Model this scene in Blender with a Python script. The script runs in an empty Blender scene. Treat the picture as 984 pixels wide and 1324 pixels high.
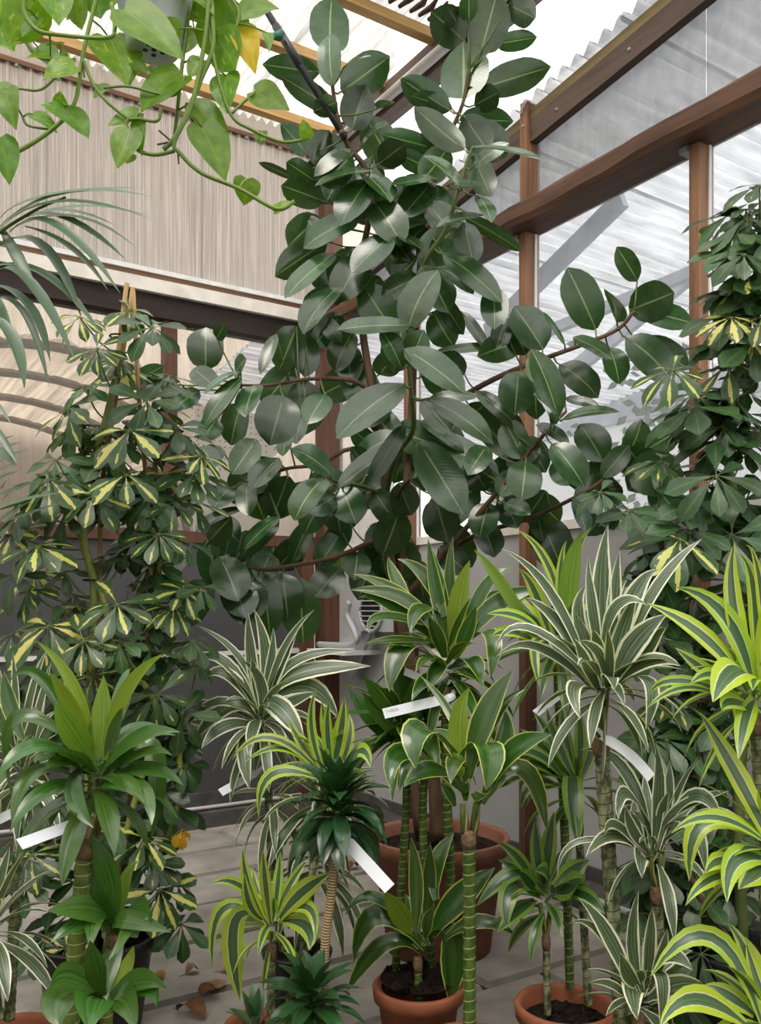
import bpy, math, random
from mathutils import Vector, Matrix, Quaternion
random.seed(7)
SC = bpy.context.scene
COL = SC.collection
# ---------------------------------------------------------------- camera
F = 1148.0            # focal length in pixels of the 984 x 1324 frame
CU, HV = 492.0, 788.0 # image centre column, horizon row
CAM = Vector((-3.45, -5.985, 1.5))
FW = Vector((0.545, 0.8384, 0)).normalized()
RT = Vector((FW.y, -FW.x, 0))
UP = Vector((0, 0, 1))
cd = bpy.data.cameras.new('camera'); cam = bpy.data.objects.new('camera', cd); COL.objects.link(cam)
cam.location = CAM
cam.rotation_euler = (math.pi/2, 0, -math.atan2(FW.x, FW.y))
cd.sensor_fit = 'VERTICAL'; cd.sensor_height = 24.0; cd.lens = 24.0*F/1324.0
cd.shift_y = (HV-662.0)/1324.0
cd.clip_start = 0.05; cd.clip_end = 200
SC.camera = cam
# ---------------------------------------------------------------- light
w = bpy.data.worlds.new('sky'); SC.world = w; w.use_nodes = True
bg = w.node_tree.nodes['Background']
bg.inputs[0].default_value = (1.0, 0.985, 0.955, 1); bg.inputs[1].default_value = 1.85
sd = bpy.data.lights.new('sun', 'SUN'); sun = bpy.data.objects.new('sun', sd); COL.objects.link(sun)
sd.energy = 3.0; sd.angle = math.radians(24); sd.color = (1.0, 0.93, 0.82)
sun.rotation_euler = (math.radians(32), math.radians(-18), math.radians(-20))
sun.location = (-3, -8, 12)
SC.view_settings.view_transform = 'Standard'; SC.view_settings.look = 'None'
SC.view_settings.gamma = 1.0; SC.view_settings.use_curve_mapping = False
SC.view_settings.exposure = 1.0

# ---------------------------------------------------------------- helpers
def P(u, v, D):
    return CAM + FW*D + RT*((u-CU)/F*D) + UP*((HV-v)/F*D)
def on_x(u, v, x):
    return P(u, v, (x-CAM.x)/((u-CU)/F*RT.x+FW.x))
def on_y(u, v, y):
    return P(u, v, (y-CAM.y)/((u-CU)/F*RT.y+FW.y))
def on_z(u, v, z):
    return P(u, v, (z-CAM.z)/((HV-v)/F))
WL = {}   # world origin of every object (only translations are used for parents)
def link(o, parent, loc):
    COL.objects.link(o); loc = Vector(loc); WL[o.name] = loc
    if parent is not None:
        o.parent = parent; o.location = loc-WL[parent.name]
    else:
        o.location = loc
    return o
def tag(o, label, cat, group=None):
    o['label'] = label; o['category'] = cat
    if group: o['group'] = group
    return o
def empty(name, loc, label=None, cat=None, group=None, parent=None):
    o = bpy.data.objects.new(name, None); o.empty_display_size = .05
    link(o, parent, loc)
    if label: tag(o, label, cat, group)
    return o
class MB:
    def __init__(s): s.v=[]; s.f=[]; s.uv=[]; s.mi=[]
    def add(s, vs, fs, uvs=None, mi=0):
        o=len(s.v); s.v += [Vector(p) for p in vs]
        for k,f in enumerate(fs):
            s.f.append([i+o for i in f]); s.mi.append(mi)
            s.uv.append([uvs[i] for i in f] if uvs else [(0,0)]*len(f))
        return s
    def box(s, a, b, mi=0):
        x0,y0,z0=[min(a[i],b[i]) for i in range(3)]; x1,y1,z1=[max(a[i],b[i]) for i in range(3)]
        v=[(x0,y0,z0),(x1,y0,z0),(x1,y1,z0),(x0,y1,z0),(x0,y0,z1),(x1,y0,z1),(x1,y1,z1),(x0,y1,z1)]
        return s.add(v,[(0,3,2,1),(4,5,6,7),(0,1,5,4),(1,2,6,5),(2,3,7,6),(3,0,4,7)],None,mi)
    def bar(s, a, b, w, h, upv=UP, mi=0):
        a=Vector(a); b=Vector(b); t=(b-a).normalized(); sd=t.cross(upv).normalized(); n=sd.cross(t)
        v=[]
        for p in (a,b):
            for (i,j) in ((-1,-1),(1,-1),(1,1),(-1,1)): v.append(p+sd*(i*w/2)+n*(j*h/2))
        return s.add(v,[(3,2,1,0),(4,5,6,7),(0,1,5,4),(1,2,6,5),(2,3,7,6),(3,0,4,7)],None,mi)
    def tube(s, pts, rad, n=6, mi=0, vscale=1.0, cap=True):
        pts=[Vector(p) for p in pts]; m=len(pts)
        if not hasattr(rad,'__len__'): rad=[rad]*m
        vs=[]; uv=[]; L=0; prev=None
        for i,p in enumerate(pts):
            t=(pts[min(i+1,m-1)]-pts[max(i-1,0)]); t=t.normalized() if t.length>1e-9 else Vector((0,0,1))
            if prev is None:
                a=Vector((1,0,0)) if abs(t.x)<.8 else Vector((0,1,0)); prev=t.cross(a).normalized()
            prev=(prev-t*prev.dot(t)).normalized(); q=t.cross(prev)
            if i: L+=(p-pts[i-1]).length
            for k in range(n):
                a=2*math.pi*k/n; vs.append(p+(prev*math.cos(a)+q*math.sin(a))*rad[i]); uv.append((k/n,L*vscale))
        fs=[]
        for i in range(m-1):
            for k in range(n):
                k2=(k+1)%n; fs.append((i*n+k,i*n+k2,(i+1)*n+k2,(i+1)*n+k))
        if cap: fs.append(tuple(range(n-1,-1,-1))); fs.append(tuple(range((m-1)*n,m*n)))
        return s.add(vs,fs,uv,mi)
    def lathe(s, prof, n=28, c=(0,0,0), mi=0):
        c=Vector(c); vs=[]; fs=[]; m=len(prof)
        for (r,z) in prof:
            for k in range(n):
                a=2*math.pi*k/n; vs.append(c+Vector((r*math.cos(a),r*math.sin(a),z)))
        for i in range(m-1):
            for k in range(n):
                k2=(k+1)%n; fs.append((i*n+k,i*n+k2,(i+1)*n+k2,(i+1)*n+k))
        return s.add(vs,fs,None,mi)
    def mesh(s, name, mats, org=(0,0,0), smooth=False):
        org=Vector(org); me=bpy.data.meshes.new(name)
        me.from_pydata([tuple(p-org) for p in s.v],[],s.f)
        uvl=me.uv_layers.new(name='UVMap'); flat=[]
        for u in s.uv:
            for c in u: flat += [c[0],c[1]]
        uvl.data.foreach_set('uv',flat)
        for m in (mats if isinstance(mats,(list,tuple)) else [mats]): me.materials.append(m)
        if max(s.mi,default=0)>0: me.polygons.foreach_set('material_index',s.mi)
        if smooth: me.polygons.foreach_set('use_smooth',[True]*len(me.polygons))
        me.update(); return me
    def obj(s, name, mats, parent=None, org=None, smooth=False):
        if org is None:
            n=len(s.v); xs=[p.x for p in s.v]; ys=[p.y for p in s.v]; zs=[p.z for p in s.v]
            org=Vector(((min(xs)+max(xs))/2,(min(ys)+max(ys))/2,min(zs)))
        return link(bpy.data.objects.new(name, s.mesh(name,mats,org,smooth)), parent, org)
def structure(o): o['kind']='structure'; return o
def lerp(a,b,t): return a+(b-a)*t
def interp(tab, s):
    for (a,x),(b,y) in zip(tab,tab[1:]):
        if s<=b: return x+(y-x)*(s-a)/(b-a)
    return tab[-1][1]
def smooth_poly(pts, k=4):
    pts=[Vector(p) for p in pts]; out=[]
    for i in range(len(pts)-1):
        p0=pts[max(i-1,0)]; p1=pts[i]; p2=pts[i+1]; p3=pts[min(i+2,len(pts)-1)]
        for j in range(k):
            t=j/k
            out.append(.5*((2*p1)+(p2-p0)*t+(2*p0-5*p1+4*p2-p3)*t*t+(3*p1-p0-3*p2+p3)*t**3))
    out.append(pts[-1]); return out

# ---------------------------------------------------------------- materials
def new_mat(name):
    m=bpy.data.materials.new(name); m.use_nodes=True; nt=m.node_tree; nt.nodes.clear()
    out=nt.nodes.new('ShaderNodeOutputMaterial'); return m,nt,out
class N:
    """tiny node helper"""
    def __init__(s,nt): s.nt=nt
    def n(s,t,**kw):
        x=s.nt.nodes.new(t)
        for k,v in kw.items(): setattr(x,k,v)
        return x
    def l(s,a,b): s.nt.links.new(a,b)
    def math(s,op,a,b=None,c=None):
        x=s.n('ShaderNodeMath',operation=op)
        for i,q in enumerate((a,b,c)):
            if q is None: continue
            if hasattr(q,'is_linked'): s.l(q,x.inputs[i])
            else: x.inputs[i].default_value=q
        return x.outputs[0]
    def ramp(s,fac,stops,interp='LINEAR'):
        x=s.n('ShaderNodeValToRGB'); cr=x.color_ramp; cr.interpolation=interp
        while len(cr.elements)<len(stops): cr.elements.new(.5)
        for e,(p,c) in zip(cr.elements,stops): e.position=p; e.color=(c[0],c[1],c[2],1)
        s.l(fac,x.inputs[0]); return x.outputs[0]
    def mix(s,fac,a,b,mode='MIX'):
        x=s.n('ShaderNodeMix',data_type='RGBA',blend_type=mode)
        for i,q in ((0,fac),(6,a),(7,b)):
            if hasattr(q,'is_linked'): s.l(q,x.inputs[i])
            elif i==0: x.inputs[0].default_value=q
            else: x.inputs[i].default_value=(q[0],q[1],q[2],1)
        return x.outputs[2]
    def noise(s,vec,scale,detail=3,rough=.55):
        x=s.n('ShaderNodeTexNoise'); x.inputs['Scale'].default_value=scale; x.inputs['Detail'].default_value=detail; x.inputs['Roughness'].default_value=rough
        if vec is not None: s.l(vec,x.inputs['Vector'])
        return x.outputs[0]
    def coords(s,kind='Object',scale=None):
        t=s.n('ShaderNodeTexCoord').outputs[kind]
        if scale:
            m=s.n('ShaderNodeMapping'); m.inputs['Scale'].default_value=scale; s.l(t,m.inputs['Vector']); t=m.outputs[0]
        return t
    def bump(s,h,strength=.3,dist=.01):
        x=s.n('ShaderNodeBump'); x.inputs['Strength'].default_value=strength; x.inputs['Distance'].default_value=dist; s.l(h,x.inputs['Height']); return x.outputs[0]
    def prin(s,col,rough=.5,spec=.5,normal=None,metal=0):
        x=s.n('ShaderNodeBsdfPrincipled')
        if hasattr(col,'is_linked'): s.l(col,x.inputs['Base Color'])
        else: x.inputs['Base Color'].default_value=(col[0],col[1],col[2],1)
        if hasattr(rough,'is_linked'): s.l(rough,x.inputs['Roughness'])
        else: x.inputs['Roughness'].default_value=rough
        x.inputs['Specular IOR Level'].default_value=spec; x.inputs['Metallic'].default_value=metal
        if normal is not None: s.l(normal,x.inputs['Normal'])
        return x.outputs[0]
    def mixsh(s,f,a,b):
        x=s.n('ShaderNodeMixShader')
        if hasattr(f,'is_linked'): s.l(f,x.inputs[0])
        else: x.inputs[0].default_value=f
        s.l(a,x.inputs[1]); s.l(b,x.inputs[2]); return x.outputs[0]
def plain(name,col,rough=.6,spec=.4,noise=None,amt=.25,scale=(1,1,1),bump=0,metal=0,kind='Object'):
    m,nt,out=new_mat(name); k=N(nt); c=col; nrm=None
    if noise:
        f=k.noise(k.coords(kind,scale),noise,4)
        f=k.math('MULTIPLY_ADD',f,2.2,-.6)
        c=k.mix(f,[x*(1-amt) for x in col],[min(1,x*(1+amt)) for x in col])
        if bump: nrm=k.bump(f,bump,.01)
    k.l(k.prin(c,rough,spec,nrm,metal),out.inputs[0]); return m
def wood(name,c0,c1,axis,rough=.6):
    m,nt,out=new_mat(name); k=N(nt); sc=[14,14,14]; sc[axis]=.9
    t=k.coords('Object',tuple(sc)); f=k.noise(t,2.2,6,.62); g=k.noise(k.coords('Object',(1,1,1)),1.7,2)
    f=k.math('ADD',k.math('MULTIPLY',f,.75),k.math('MULTIPLY',g,.35))
    c=k.ramp(f,[(.32,c0),(.72,c1)]); k.l(k.prin(c,rough,.35,k.bump(f,.35,.006)),out.inputs[0]); return m
def sheet(name,col,transp,rough=.35,streak=None,sa=.35,trl=.5):
    """clear or milky plastic: transparent + diffusing film"""
    m,nt,out=new_mat(name); k=N(nt); c=col
    if streak:
        f=k.noise(k.coords('Object',streak),3.0,5,.6); f=k.math('MULTIPLY_ADD',f,2.4,-.7)
        c=k.mix(f,[x*(1-sa) for x in col],col)
    p=k.prin(c,rough,.5); tl=k.n('ShaderNodeBsdfTranslucent')
    if hasattr(c,'is_linked'): k.l(c,tl.inputs[0])
    else: tl.inputs[0].default_value=(*col,1)
    body=k.mixsh(trl,p,tl.outputs[0])
    tr=k.n('ShaderNodeBsdfTransparent'); tr.inputs[0].default_value=(.96,.97,.98,1)
    k.l(k.mixsh(1-transp,tr.outputs[0],body),out.inputs[0]); return m
def leafmat(name,color_fn,rough=.35,trl=.25,spec=.5,var=.25,veins=0,bump=.0):
    m,nt,out=new_mat(name); k=N(nt)
    uv=k.coords('UV'); sp=k.n('ShaderNodeSeparateXYZ'); k.l(uv,sp.inputs[0])
    x=sp.outputs[0]; y=sp.outputs[1]
    a=k.math('MULTIPLY',k.math('ABSOLUTE',k.math('SUBTRACT',x,.5)),2.0)
    oi=k.n('ShaderNodeObjectInfo'); rnd=oi.outputs['Random']
    col=color_fn(k,x,y,a,uv,rnd)
    hs=k.n('ShaderNodeHueSaturation'); k.l(col,hs.inputs['Color'])
    k.l(k.math('MULTIPLY_ADD',rnd,var*2,1-var),hs.inputs['Value'])
    r2=k.math('FRACT',k.math('MULTIPLY',rnd,7.31)); k.l(k.math('MULTIPLY_ADD',r2,.03,.485),hs.inputs['Hue'])
    c=hs.outputs[0]; nrm=None
    if veins:
        wv=k.math('SINE',k.math('MULTIPLY',k.math('SUBTRACT',y,k.math('MULTIPLY',a,.16)),veins))
        nrm=k.bump(wv,bump,.004)
    p=k.prin(c,rough,spec,nrm); tl=k.n('ShaderNodeBsdfTranslucent')
    tc=k.mix(1.0,c,(1.7,1.7,.6),'MULTIPLY'); k.l(tc,tl.inputs[0])
    k.l(k.mixsh(trl,p,tl.outputs[0]),out.inputs[0]); return m
def lines(k,uv,sx,sy,thr0,thr1,scale=1.0):
    mp=k.n('ShaderNodeMapping'); mp.inputs['Scale'].default_value=(sx,sy,1); k.l(uv,mp.inputs['Vector'])
    ns=k.n('ShaderNodeTexNoise'); ns.inputs['Scale'].default_value=scale; ns.inputs['Detail'].default_value=2; k.l(mp.outputs[0],ns.inputs['Vector'])
    x=k.n('ShaderNodeMapRange'); x.inputs[1].default_value=thr0; x.inputs[2].default_value=thr1; k.l(ns.outputs[0],x.inputs[0]); return x.outputs[0]
def c_ficus(k,x,y,a,uv,r):
    base=k.mix(lines(k,uv,3,9,.3,.75),(.022,.062,.017),(.038,.094,.028))
    mid=k.math('LESS_THAN',a,.045)
    c=k.mix(mid,base,(.20,.29,.12))
    return c
def c_white(k,x,y,a,uv,r):
    g=k.mix(lines(k,uv,26,.7,.40,.56),(.036,.075,.034),(.10,.155,.075))
    g=k.mix(lines(k,uv,40,.4,.585,.64),g,(.45,.50,.34))
    e=k.math('MULTIPLY_ADD',lines(k,uv,1,3,.2,.8),.16,.66)
    m=k.math('GREATER_THAN',a,e)
    return k.mix(m,g,(.82,.83,.64))
def c_lemon(k,x,y,a,uv,r):
    g=k.mix(lines(k,uv,24,.6,.4,.6),(.05,.11,.045),(.10,.18,.075))
    c=k.mix(k.math('GREATER_THAN',a,.42),g,(.62,.68,.38))
    return k.mix(k.math('GREATER_THAN',a,.50),c,(.40,.55,.035))
def c_limedark(k,x,y,a,uv,r):
    g=k.mix(lines(k,uv,22,.6,.4,.6),(.022,.065,.02),(.05,.11,.035))
    c=k.mix(k.math('GREATER_THAN',a,.50),g,(.30,.38,.14))
    return k.mix(k.math('GREATER_THAN',a,.56),c,(.15,.27,.025))
def c_edge(k,x,y,a,uv,r):
    g=k.mix(lines(k,uv,20,.6,.35,.65),(.024,.074,.010),(.060,.145,.022))
    g=k.mix(k.math('LESS_THAN',a,.03),g,(.11,.2,.05))
    return k.mix(k.math('GREATER_THAN',a,.885),g,(.52,.58,.13))
def c_green(k,x,y,a,uv,r):
    g=k.mix(lines(k,uv,30,.5,.35,.65),(.030,.092,.012),(.075,.180,.026))
    return g
def c_green_young(k,x,y,a,uv,r):
    return k.mix(lines(k,uv,30,.5,.35,.65),(.13,.23,.020),(.24,.36,.040))
def c_compact(k,x,y,a,uv,r):
    return k.mix(lines(k,uv,22,.6,.35,.65),(.018,.065,.022),(.038,.11,.034))
def c_scheff(k,x,y,a,uv,r):
    g=k.mix(lines(k,uv,3,6,.3,.7),(.024,.066,.018),(.048,.110,.032))
    return k.mix(k.math('LESS_THAN',a,.06),g,(.10,.18,.06))
def c_scheffvar(k,x,y,a,uv,r):
    g=c_scheff(k,x,y,a,uv,r)
    # yellow blotch around the midrib, its reach differs from leaf to leaf
    nb=lines(k,uv,3.2,1.6,.2,.8,1.3)
    reach=k.math('MULTIPLY_ADD',nb,.95,k.math('MULTIPLY_ADD',r,.75,-.68))
    return k.mix(k.math('LESS_THAN',a,reach),g,(.58,.55,.15))
def c_pothos(k,x,y,a,uv,r):
    g=k.mix(lines(k,uv,3,5,.3,.7),(.10,.22,.016),(.18,.34,.030))
    v=lines(k,uv,6,2.2,.58,.66,1.3)
    v=k.math('MULTIPLY',v,k.math('GREATER_THAN',r,.55))
    g=k.mix(k.math('MULTIPLY',v,.7),g,(.42,.52,.12))
    return k.mix(k.math('LESS_THAN',a,.03),g,(.22,.36,.06))
def c_yellow(k,x,y,a,uv,r): return k.mix(lines(k,uv,4,4,.3,.7),(.62,.36,.02),(.72,.50,.06))
def c_palm(k,x,y,a,uv,r): return k.mix(lines(k,uv,12,.6,.35,.65),(.055,.115,.060),(.10,.175,.10))
M={}
M['ficus']=leafmat('rubber_leaf',c_ficus,.21,.18,1.0,.38,130,.025)
M['white']=leafmat('white_striped_leaf',c_white,.36,.18,.8,.12)
M['lemon']=leafmat('lime_striped_leaf',c_lemon,.36,.22,.7,.10)
M['limedark']=leafmat('dark_lime_edged_leaf',c_limedark,.32,.2,.8,.18)
M['edge']=leafmat('yellow_edged_leaf',c_edge,.22,.2,.85,.2)
M['green']=leafmat('green_leaf',c_green,.24,.2,.85,.2)
M['young']=leafmat('young_green_leaf',c_green_young,.34,.3,.45,.12)
M['compact']=leafmat('compact_dark_leaf',c_compact,.26,.15,.9,.25)
M['scheff']=leafmat('umbrella_leaf',c_scheff,.34,.18,.5,.35)
M['scheffvar']=leafmat('variegated_umbrella_leaf',c_scheffvar,.34,.2,.5,.15)
M['pothos']=leafmat('pothos_leaf',c_pothos,.34,.38,.45,.22)
M['yellowleaf']=leafmat('yellowed_leaf',c_yellow,.45,.4,.3,.08)
M['palm']=leafmat('palm_leaflet',c_palm,.38,.2,.9,.15)
M['petiole']=plain('petiole',(.11,.15,.04),.5)
M['redpetiole']=plain('reddish_petiole',(.16,.085,.035),.5)
M['vine']=plain('vine_green',(.16,.25,.04),.45,.4,6,.3)
M['bark']=plain('brown_bark',(.115,.07,.042),.8,.2,14,.5,(1,1,.3),.5)
M['greenbark']=plain('green_bark',(.10,.13,.04),.6,.3,14,.35,(1,1,.3),.2)
M['schefstem']=plain('umbrella_stem',(.27,.29,.07),.6,.3,9,.3,(1,1,.4),.2)
M['stake']=plain('bamboo_stake',(.42,.27,.12),.6,.3,8,.25,(1,1,.2))
M['soil']=plain('potting_soil',(.020,.014,.011),.95,.1,40,.6,(1,1,1),.6)
M['terra']=plain('terracotta',(.34,.115,.058),.75,.25,7,.22,(1,1,1),.12)
M['terraold']=plain('weathered_terracotta',(.27,.115,.075),.85,.2,6,.3,(1,1,1),.15)
M['blackpot']=plain('black_plastic',(.014,.015,.017),.42,.4,20,.3)
M['paper']=plain('white_paper',(.80,.82,.88),.6,.3)
M['ink']=plain('grey_print',(.38,.38,.42),.7,.2)
M['tie']=plain('black_tie',(.012,.012,.013),.5)
def canemat(name,g0,g1,ring,ringw,rough=.45):
    m,nt,out=new_mat(name); k=N(nt); uv=k.coords('UV'); sp=k.n('ShaderNodeSeparateXYZ'); k.l(uv,sp.inputs[0])
    ns=k.noise(k.coords('Object',(1,1,.5)),45,3); wob=k.math('MULTIPLY_ADD',k.math('SINE',k.math('MULTIPLY',sp.outputs[0],6.283)),.10,0)
    fr=k.math('FRACT',k.math('ADD',sp.outputs[1],wob))
    c=k.mix(k.math('MULTIPLY_ADD',ns,4.5,-1.75),g0,g1)
    c=k.mix(k.math('LESS_THAN',fr,ringw),c,ring)
    k.l(k.prin(c,rough,.4,k.bump(fr,.25,.004)),out.inputs[0]); return m
M['cane_green']=canemat('green_cane',(.035,.075,.012),(.085,.145,.025),(.42,.34,.15),.09)
M['cane_light']=canemat('light_green_cane',(.055,.095,.014),(.125,.175,.03),(.48,.38,.18),.075)
M['cane_grey']=canemat('mottled_cane',(.030,.045,.014),(.27,.28,.15),(.05,.045,.02),.10,.6)
M['cane_rope']=canemat('tan_ringed_cane',(.10,.06,.03),(.16,.10,.045),(.50,.36,.19),.42,.7)
M['scar']=plain('corky_scar',(.20,.13,.075),.85,.2,60,.5,(1,1,1),.5)
# ================================================================ the setting
M['concrete']=plain('concrete_slab',(.30,.275,.245),.85,.25,5,.30,(1,1,1),.25)
M['concrete2']=plain('worn_concrete_slab',(.265,.24,.21),.85,.25,4,.34,(1,1,1),.25)
M['kerb']=plain('grey_kerb',(.085,.08,.075),.9,.2,8,.35,(1,1,1),.3)
M['dirt']=plain('dark_ground',(.06,.052,.045),.95,.1,9,.4)
M['greypanel']=plain('grey_sheet_metal',(.075,.074,.076),.5,.4,2.5,.12)
M['mixedgreen']=plain('dull_greenery_tone',(.10,.12,.075),.8,.2,2,.4)  # greenery tone for the unseen walls, kept dark to lessen frontal light
M['offwhite']=plain('offwhite_board',(.42,.41,.41),.65,.3,3,.10)
M['beam_x']=wood('dark_beam_wood_x',(.035,.016,.009),(.165,.075,.036),0)
M['beamblack']=wood('blackened_beam_wood',(.010,.006,.005),(.035,.02,.015),0)
M['beam_y']=wood('dark_beam_wood_y',(.022,.010,.006),(.15,.066,.032),1)
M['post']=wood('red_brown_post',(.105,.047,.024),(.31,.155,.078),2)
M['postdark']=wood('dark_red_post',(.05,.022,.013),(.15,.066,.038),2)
M['railwood']=wood('dark_rail_wood',(.045,.028,.02),(.12,.075,.055),1)
M['olivewood']=wood('olive_batten_wood',(.10,.068,.028),(.26,.19,.08),1)
M['purlin']=wood('warm_lit_purlin_wood',(.34,.19,.06),(.60,.38,.15),0)  # golden tone carries warm reflected sunlight in the wood colour
M['ledge']=plain('cream_ledge_paint',(.78,.73,.66),.6,.3,6,.18)
M['trimwhite']=plain('white_trim',(.72,.72,.72),.5,.4,8,.1)
M['brownstrip']=wood('brown_strip_wood',(.09,.045,.026),(.22,.12,.07),0)
M['nail']=plain('nail_head',(.32,.30,.28),.5,.5,metal=.6)
M['roofsheet']=sheet('roof_corrugated_plastic',(.78,.78,.77),.30,.35,(11,.5,1),.75,.72)
M['roofdirt']=plain('roof_dirt',(.10,.062,.045),.9,.1,30,.5)
M['wallsheet']=sheet('wall_corrugated_plastic',(.60,.56,.53),.16,.12,(30,1,.4),.66,.35)
M['pane']=sheet('hazy_plastic_pane',(.75,.78,.82),.80,.15,None)
M['panedark']=sheet('window_film',(.62,.56,.50),.84,.10,None)
M['fascia']=sheet('beige_fascia_sheet',(.50,.44,.38),.04,.5,(40,1,1),.2,.35)
M['clere']=sheet('white_fluted_sheet',(.92,.92,.93),.35,.4,None,.3,.85)
M['outroof']=sheet('painted_roof_sheet',(.56,.57,.60),.08,.6,(.7,7,1),.62,.8)
M['outgrey']=plain('hazed_grey_timber',(.42,.44,.50),.8,.2,5,.25)  # lightened: the haze of the pane in front is put into the colour
M['outwall']=sheet('milky_outer_wall',(.55,.55,.54),.12,.6,None,.3,.7)
M['paneupper']=sheet('grey_upper_pane',(.40,.41,.43),.45,.15,(2,6,3),.3,.4)  # greyer and less clear than the panes below
M['pipe']=plain('grey_pvc_pipe',(.52,.50,.48),.4,.5,5,.1)
M['conduit']=plain('grey_conduit',(.40,.41,.43),.4,.5,5,.1)
M['beyond']=wood('tan_board_wall',(.26,.205,.155),(.46,.39,.32),2)
M['vault']=sheet('beige_vault_sheet',(.50,.42,.335),.12,.5,(9,.5,9),.6,.7)
M['hoop']=plain('brown_hoop',(.13,.095,.075),.7,.3,6,.3)
M['peg']=plain('cream_pegboard',(.62,.57,.48),.6,.3)
M['black']=plain('black_grille',(.012,.013,.016),.5,.4)

# ---- floor: dark ground with separate concrete slabs
gb=MB(); gb.box((-11,-12,-.12),(9,9,-.022)); floor=structure(gb.obj('floor',M['dirt']))
ys=[0.02-.06,-.30,-.76,-1.22,-1.70,-2.17,-2.70,-3.25,-3.80,-4.40,-5.0]
random.seed(3)
for r in range(len(ys)-1):
    y1,y0=ys[r]-.012,ys[r+1]+.012
    off=[.0,.42,.15,.6,.28,.0,.5,.2,.7,.35][r]
    x=-.06
    edges=[-.08]
    nx=-1.16-off*.9+ .45
    while nx>-6.2: edges.append(nx); nx-=random.uniform(1.7,2.3)
    edges.append(-6.4)
    for a,b in zip(edges,edges[1:]):
        dz=random.uniform(-.004,.004); g=.010
        b_=MB(); e=.012; z=dz
        x1,x0=a-g,b+g
        # bevelled slab top
        v=[(x0,y0,-.03),(x1,y0,-.03),(x1,y1,-.03),(x0,y1,-.03),(x0+e,y0+e,z),(x1-e,y0+e,z),(x1-e,y1-e,z),(x0+e,y1-e,z)]
        b_.add(v,[(0,3,2,1),(4,5,6,7),(0,1,5,4),(1,2,6,5),(2,3,7,6),(3,0,4,7)])
        b_.obj('floor_slab',M['concrete'] if random.random()<.6 else M['concrete2'],floor)

def corrugated(name,o,run,across,width,length,pitch,amp,mat,parent,nrm,nrun=1,kseg=8,thick=0):
    o=Vector(o); run=Vector(run).normalized(); ac=Vector(across).normalized(); nr=Vector(nrm).normalized()
    n=max(4,int(width/pitch*kseg)); vs=[]; fs=[]
    for j in range(nrun+1):
        for i in range(n+1):
            s=width*i/n; vs.append(o+ac*s+run*(length*j/nrun)+nr*(amp*math.sin(2*math.pi*s/pitch)))
    for j in range(nrun):
        for i in range(n): a=j*(n+1)+i; fs.append((a,a+1,a+n+2,a+n+1))
    b=MB().add(vs,fs); return b.obj(name,mat,parent,org=o,smooth=True)

# ---- back wall (plane y = 0)
b=MB(); b.box((-6.5,-.02,-.03),(.05,.16,.20)); wb=structure(b.obj('wall_back',M['kerb']))
b=MB(); b.box((-6.5,-.22,-.03),(-.10,-.02,.10)); b.obj('kerb',M['kerb'],wb)
xs=[-6.5,-5.2,-3.95,-2.72,-1.46,-.20]
for x0,x1 in zip(xs,xs[1:]):
    b=MB(); b.box((x0+.006,.0,.20),(x1-.006,.03,1.17)); b.obj('metal_panel',M['greypanel'],wb)
    b=MB(); b.box((x0+.006,.0,1.21),(x1-.006,.03,1.98)); b.obj('metal_panel',M['greypanel'],wb)
b=MB(); b.box((-6.5,-.012,1.17),(-.20,.03,1.20)); b.obj('seam_strip',M['trimwhite'],wb)
b=MB(); b.box((-6.5,-.03,1.97),(-.10,.06,2.05)); b.obj('window_sill',M['postdark'],wb)
b=MB(); b.box((-6.5,-.06,3.50),(0,.10,3.655)); b.obj('header_beam',M['beamblack'],wb)
b=MB(); b.box((-6.5,-.10,3.655),(-.05,.10,3.745)); b.obj('ledge',M['ledge'],wb)
b=MB(); b.box((-6.5,-.03,3.745),(-.05,.10,3.805)); b.obj('brown_strip',M['brownstrip'],wb)
b=MB(); b.box((-6.5,-.045,3.805),(-.05,.10,3.835)); b.obj('trim_strip',M['trimwhite'],wb)
for x in (-5.4,-3.35,-1.31):
    b=MB(); b.box((x-.045,-.03,2.05),(x+.045,.06,3.50)); b.obj('mullion',M['postdark'],wb)
for x0,x1 in ((-6.5,-5.445),(-5.355,-3.395),(-3.305,-1.355),(-1.265,-.12)):
    b=MB(); b.box((x0,.030,2.05),(x1,.036,3.50)); b.obj('pane',M['panedark'],wb)
b=MB(); b.box((-.13,-.10,0),(.03,.05,5.0)); b.obj('corner_post',M['postdark'],wb)
b=MB(); b.box((-.30,-.06,0),(-.20,.0,2.2)); b.obj('inner_post',M['postdark'],wb)
for i in range(6):
    x1=.0-i*1.06
    corrugated('corrugated_sheet',(x1-1.08,.0,3.83),(0,0,1),(1,0,0),1.08,1.15,.068,.016,M['wallsheet'],wb,(0,-1,0))
    for j in range(4):
        b=MB(); b.lathe([(.0,.012),(.010,.010),(.014,0)],8); n_=b.obj('screw',M['nail'],None,org=(0,0,0))
        n_.rotation_euler=(math.pi/2,0,0); n_.parent=wb; n_.location=Vector((x1-.2-j*.27,-.02,4.94))-WL[wb.name]
b=MB(); b.box((-6.5,-.022,4.955),(.0,.03,4.985)); b.obj('sheet_edge_strip',M['brownstrip'],wb)
corrugated('fascia_sheet',(-6.5,.02,4.98),(0,-.10,1),(1,0,0),6.5,.24,.03,.003,M['fascia'],wb,(0,-1,0),1,4)
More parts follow.
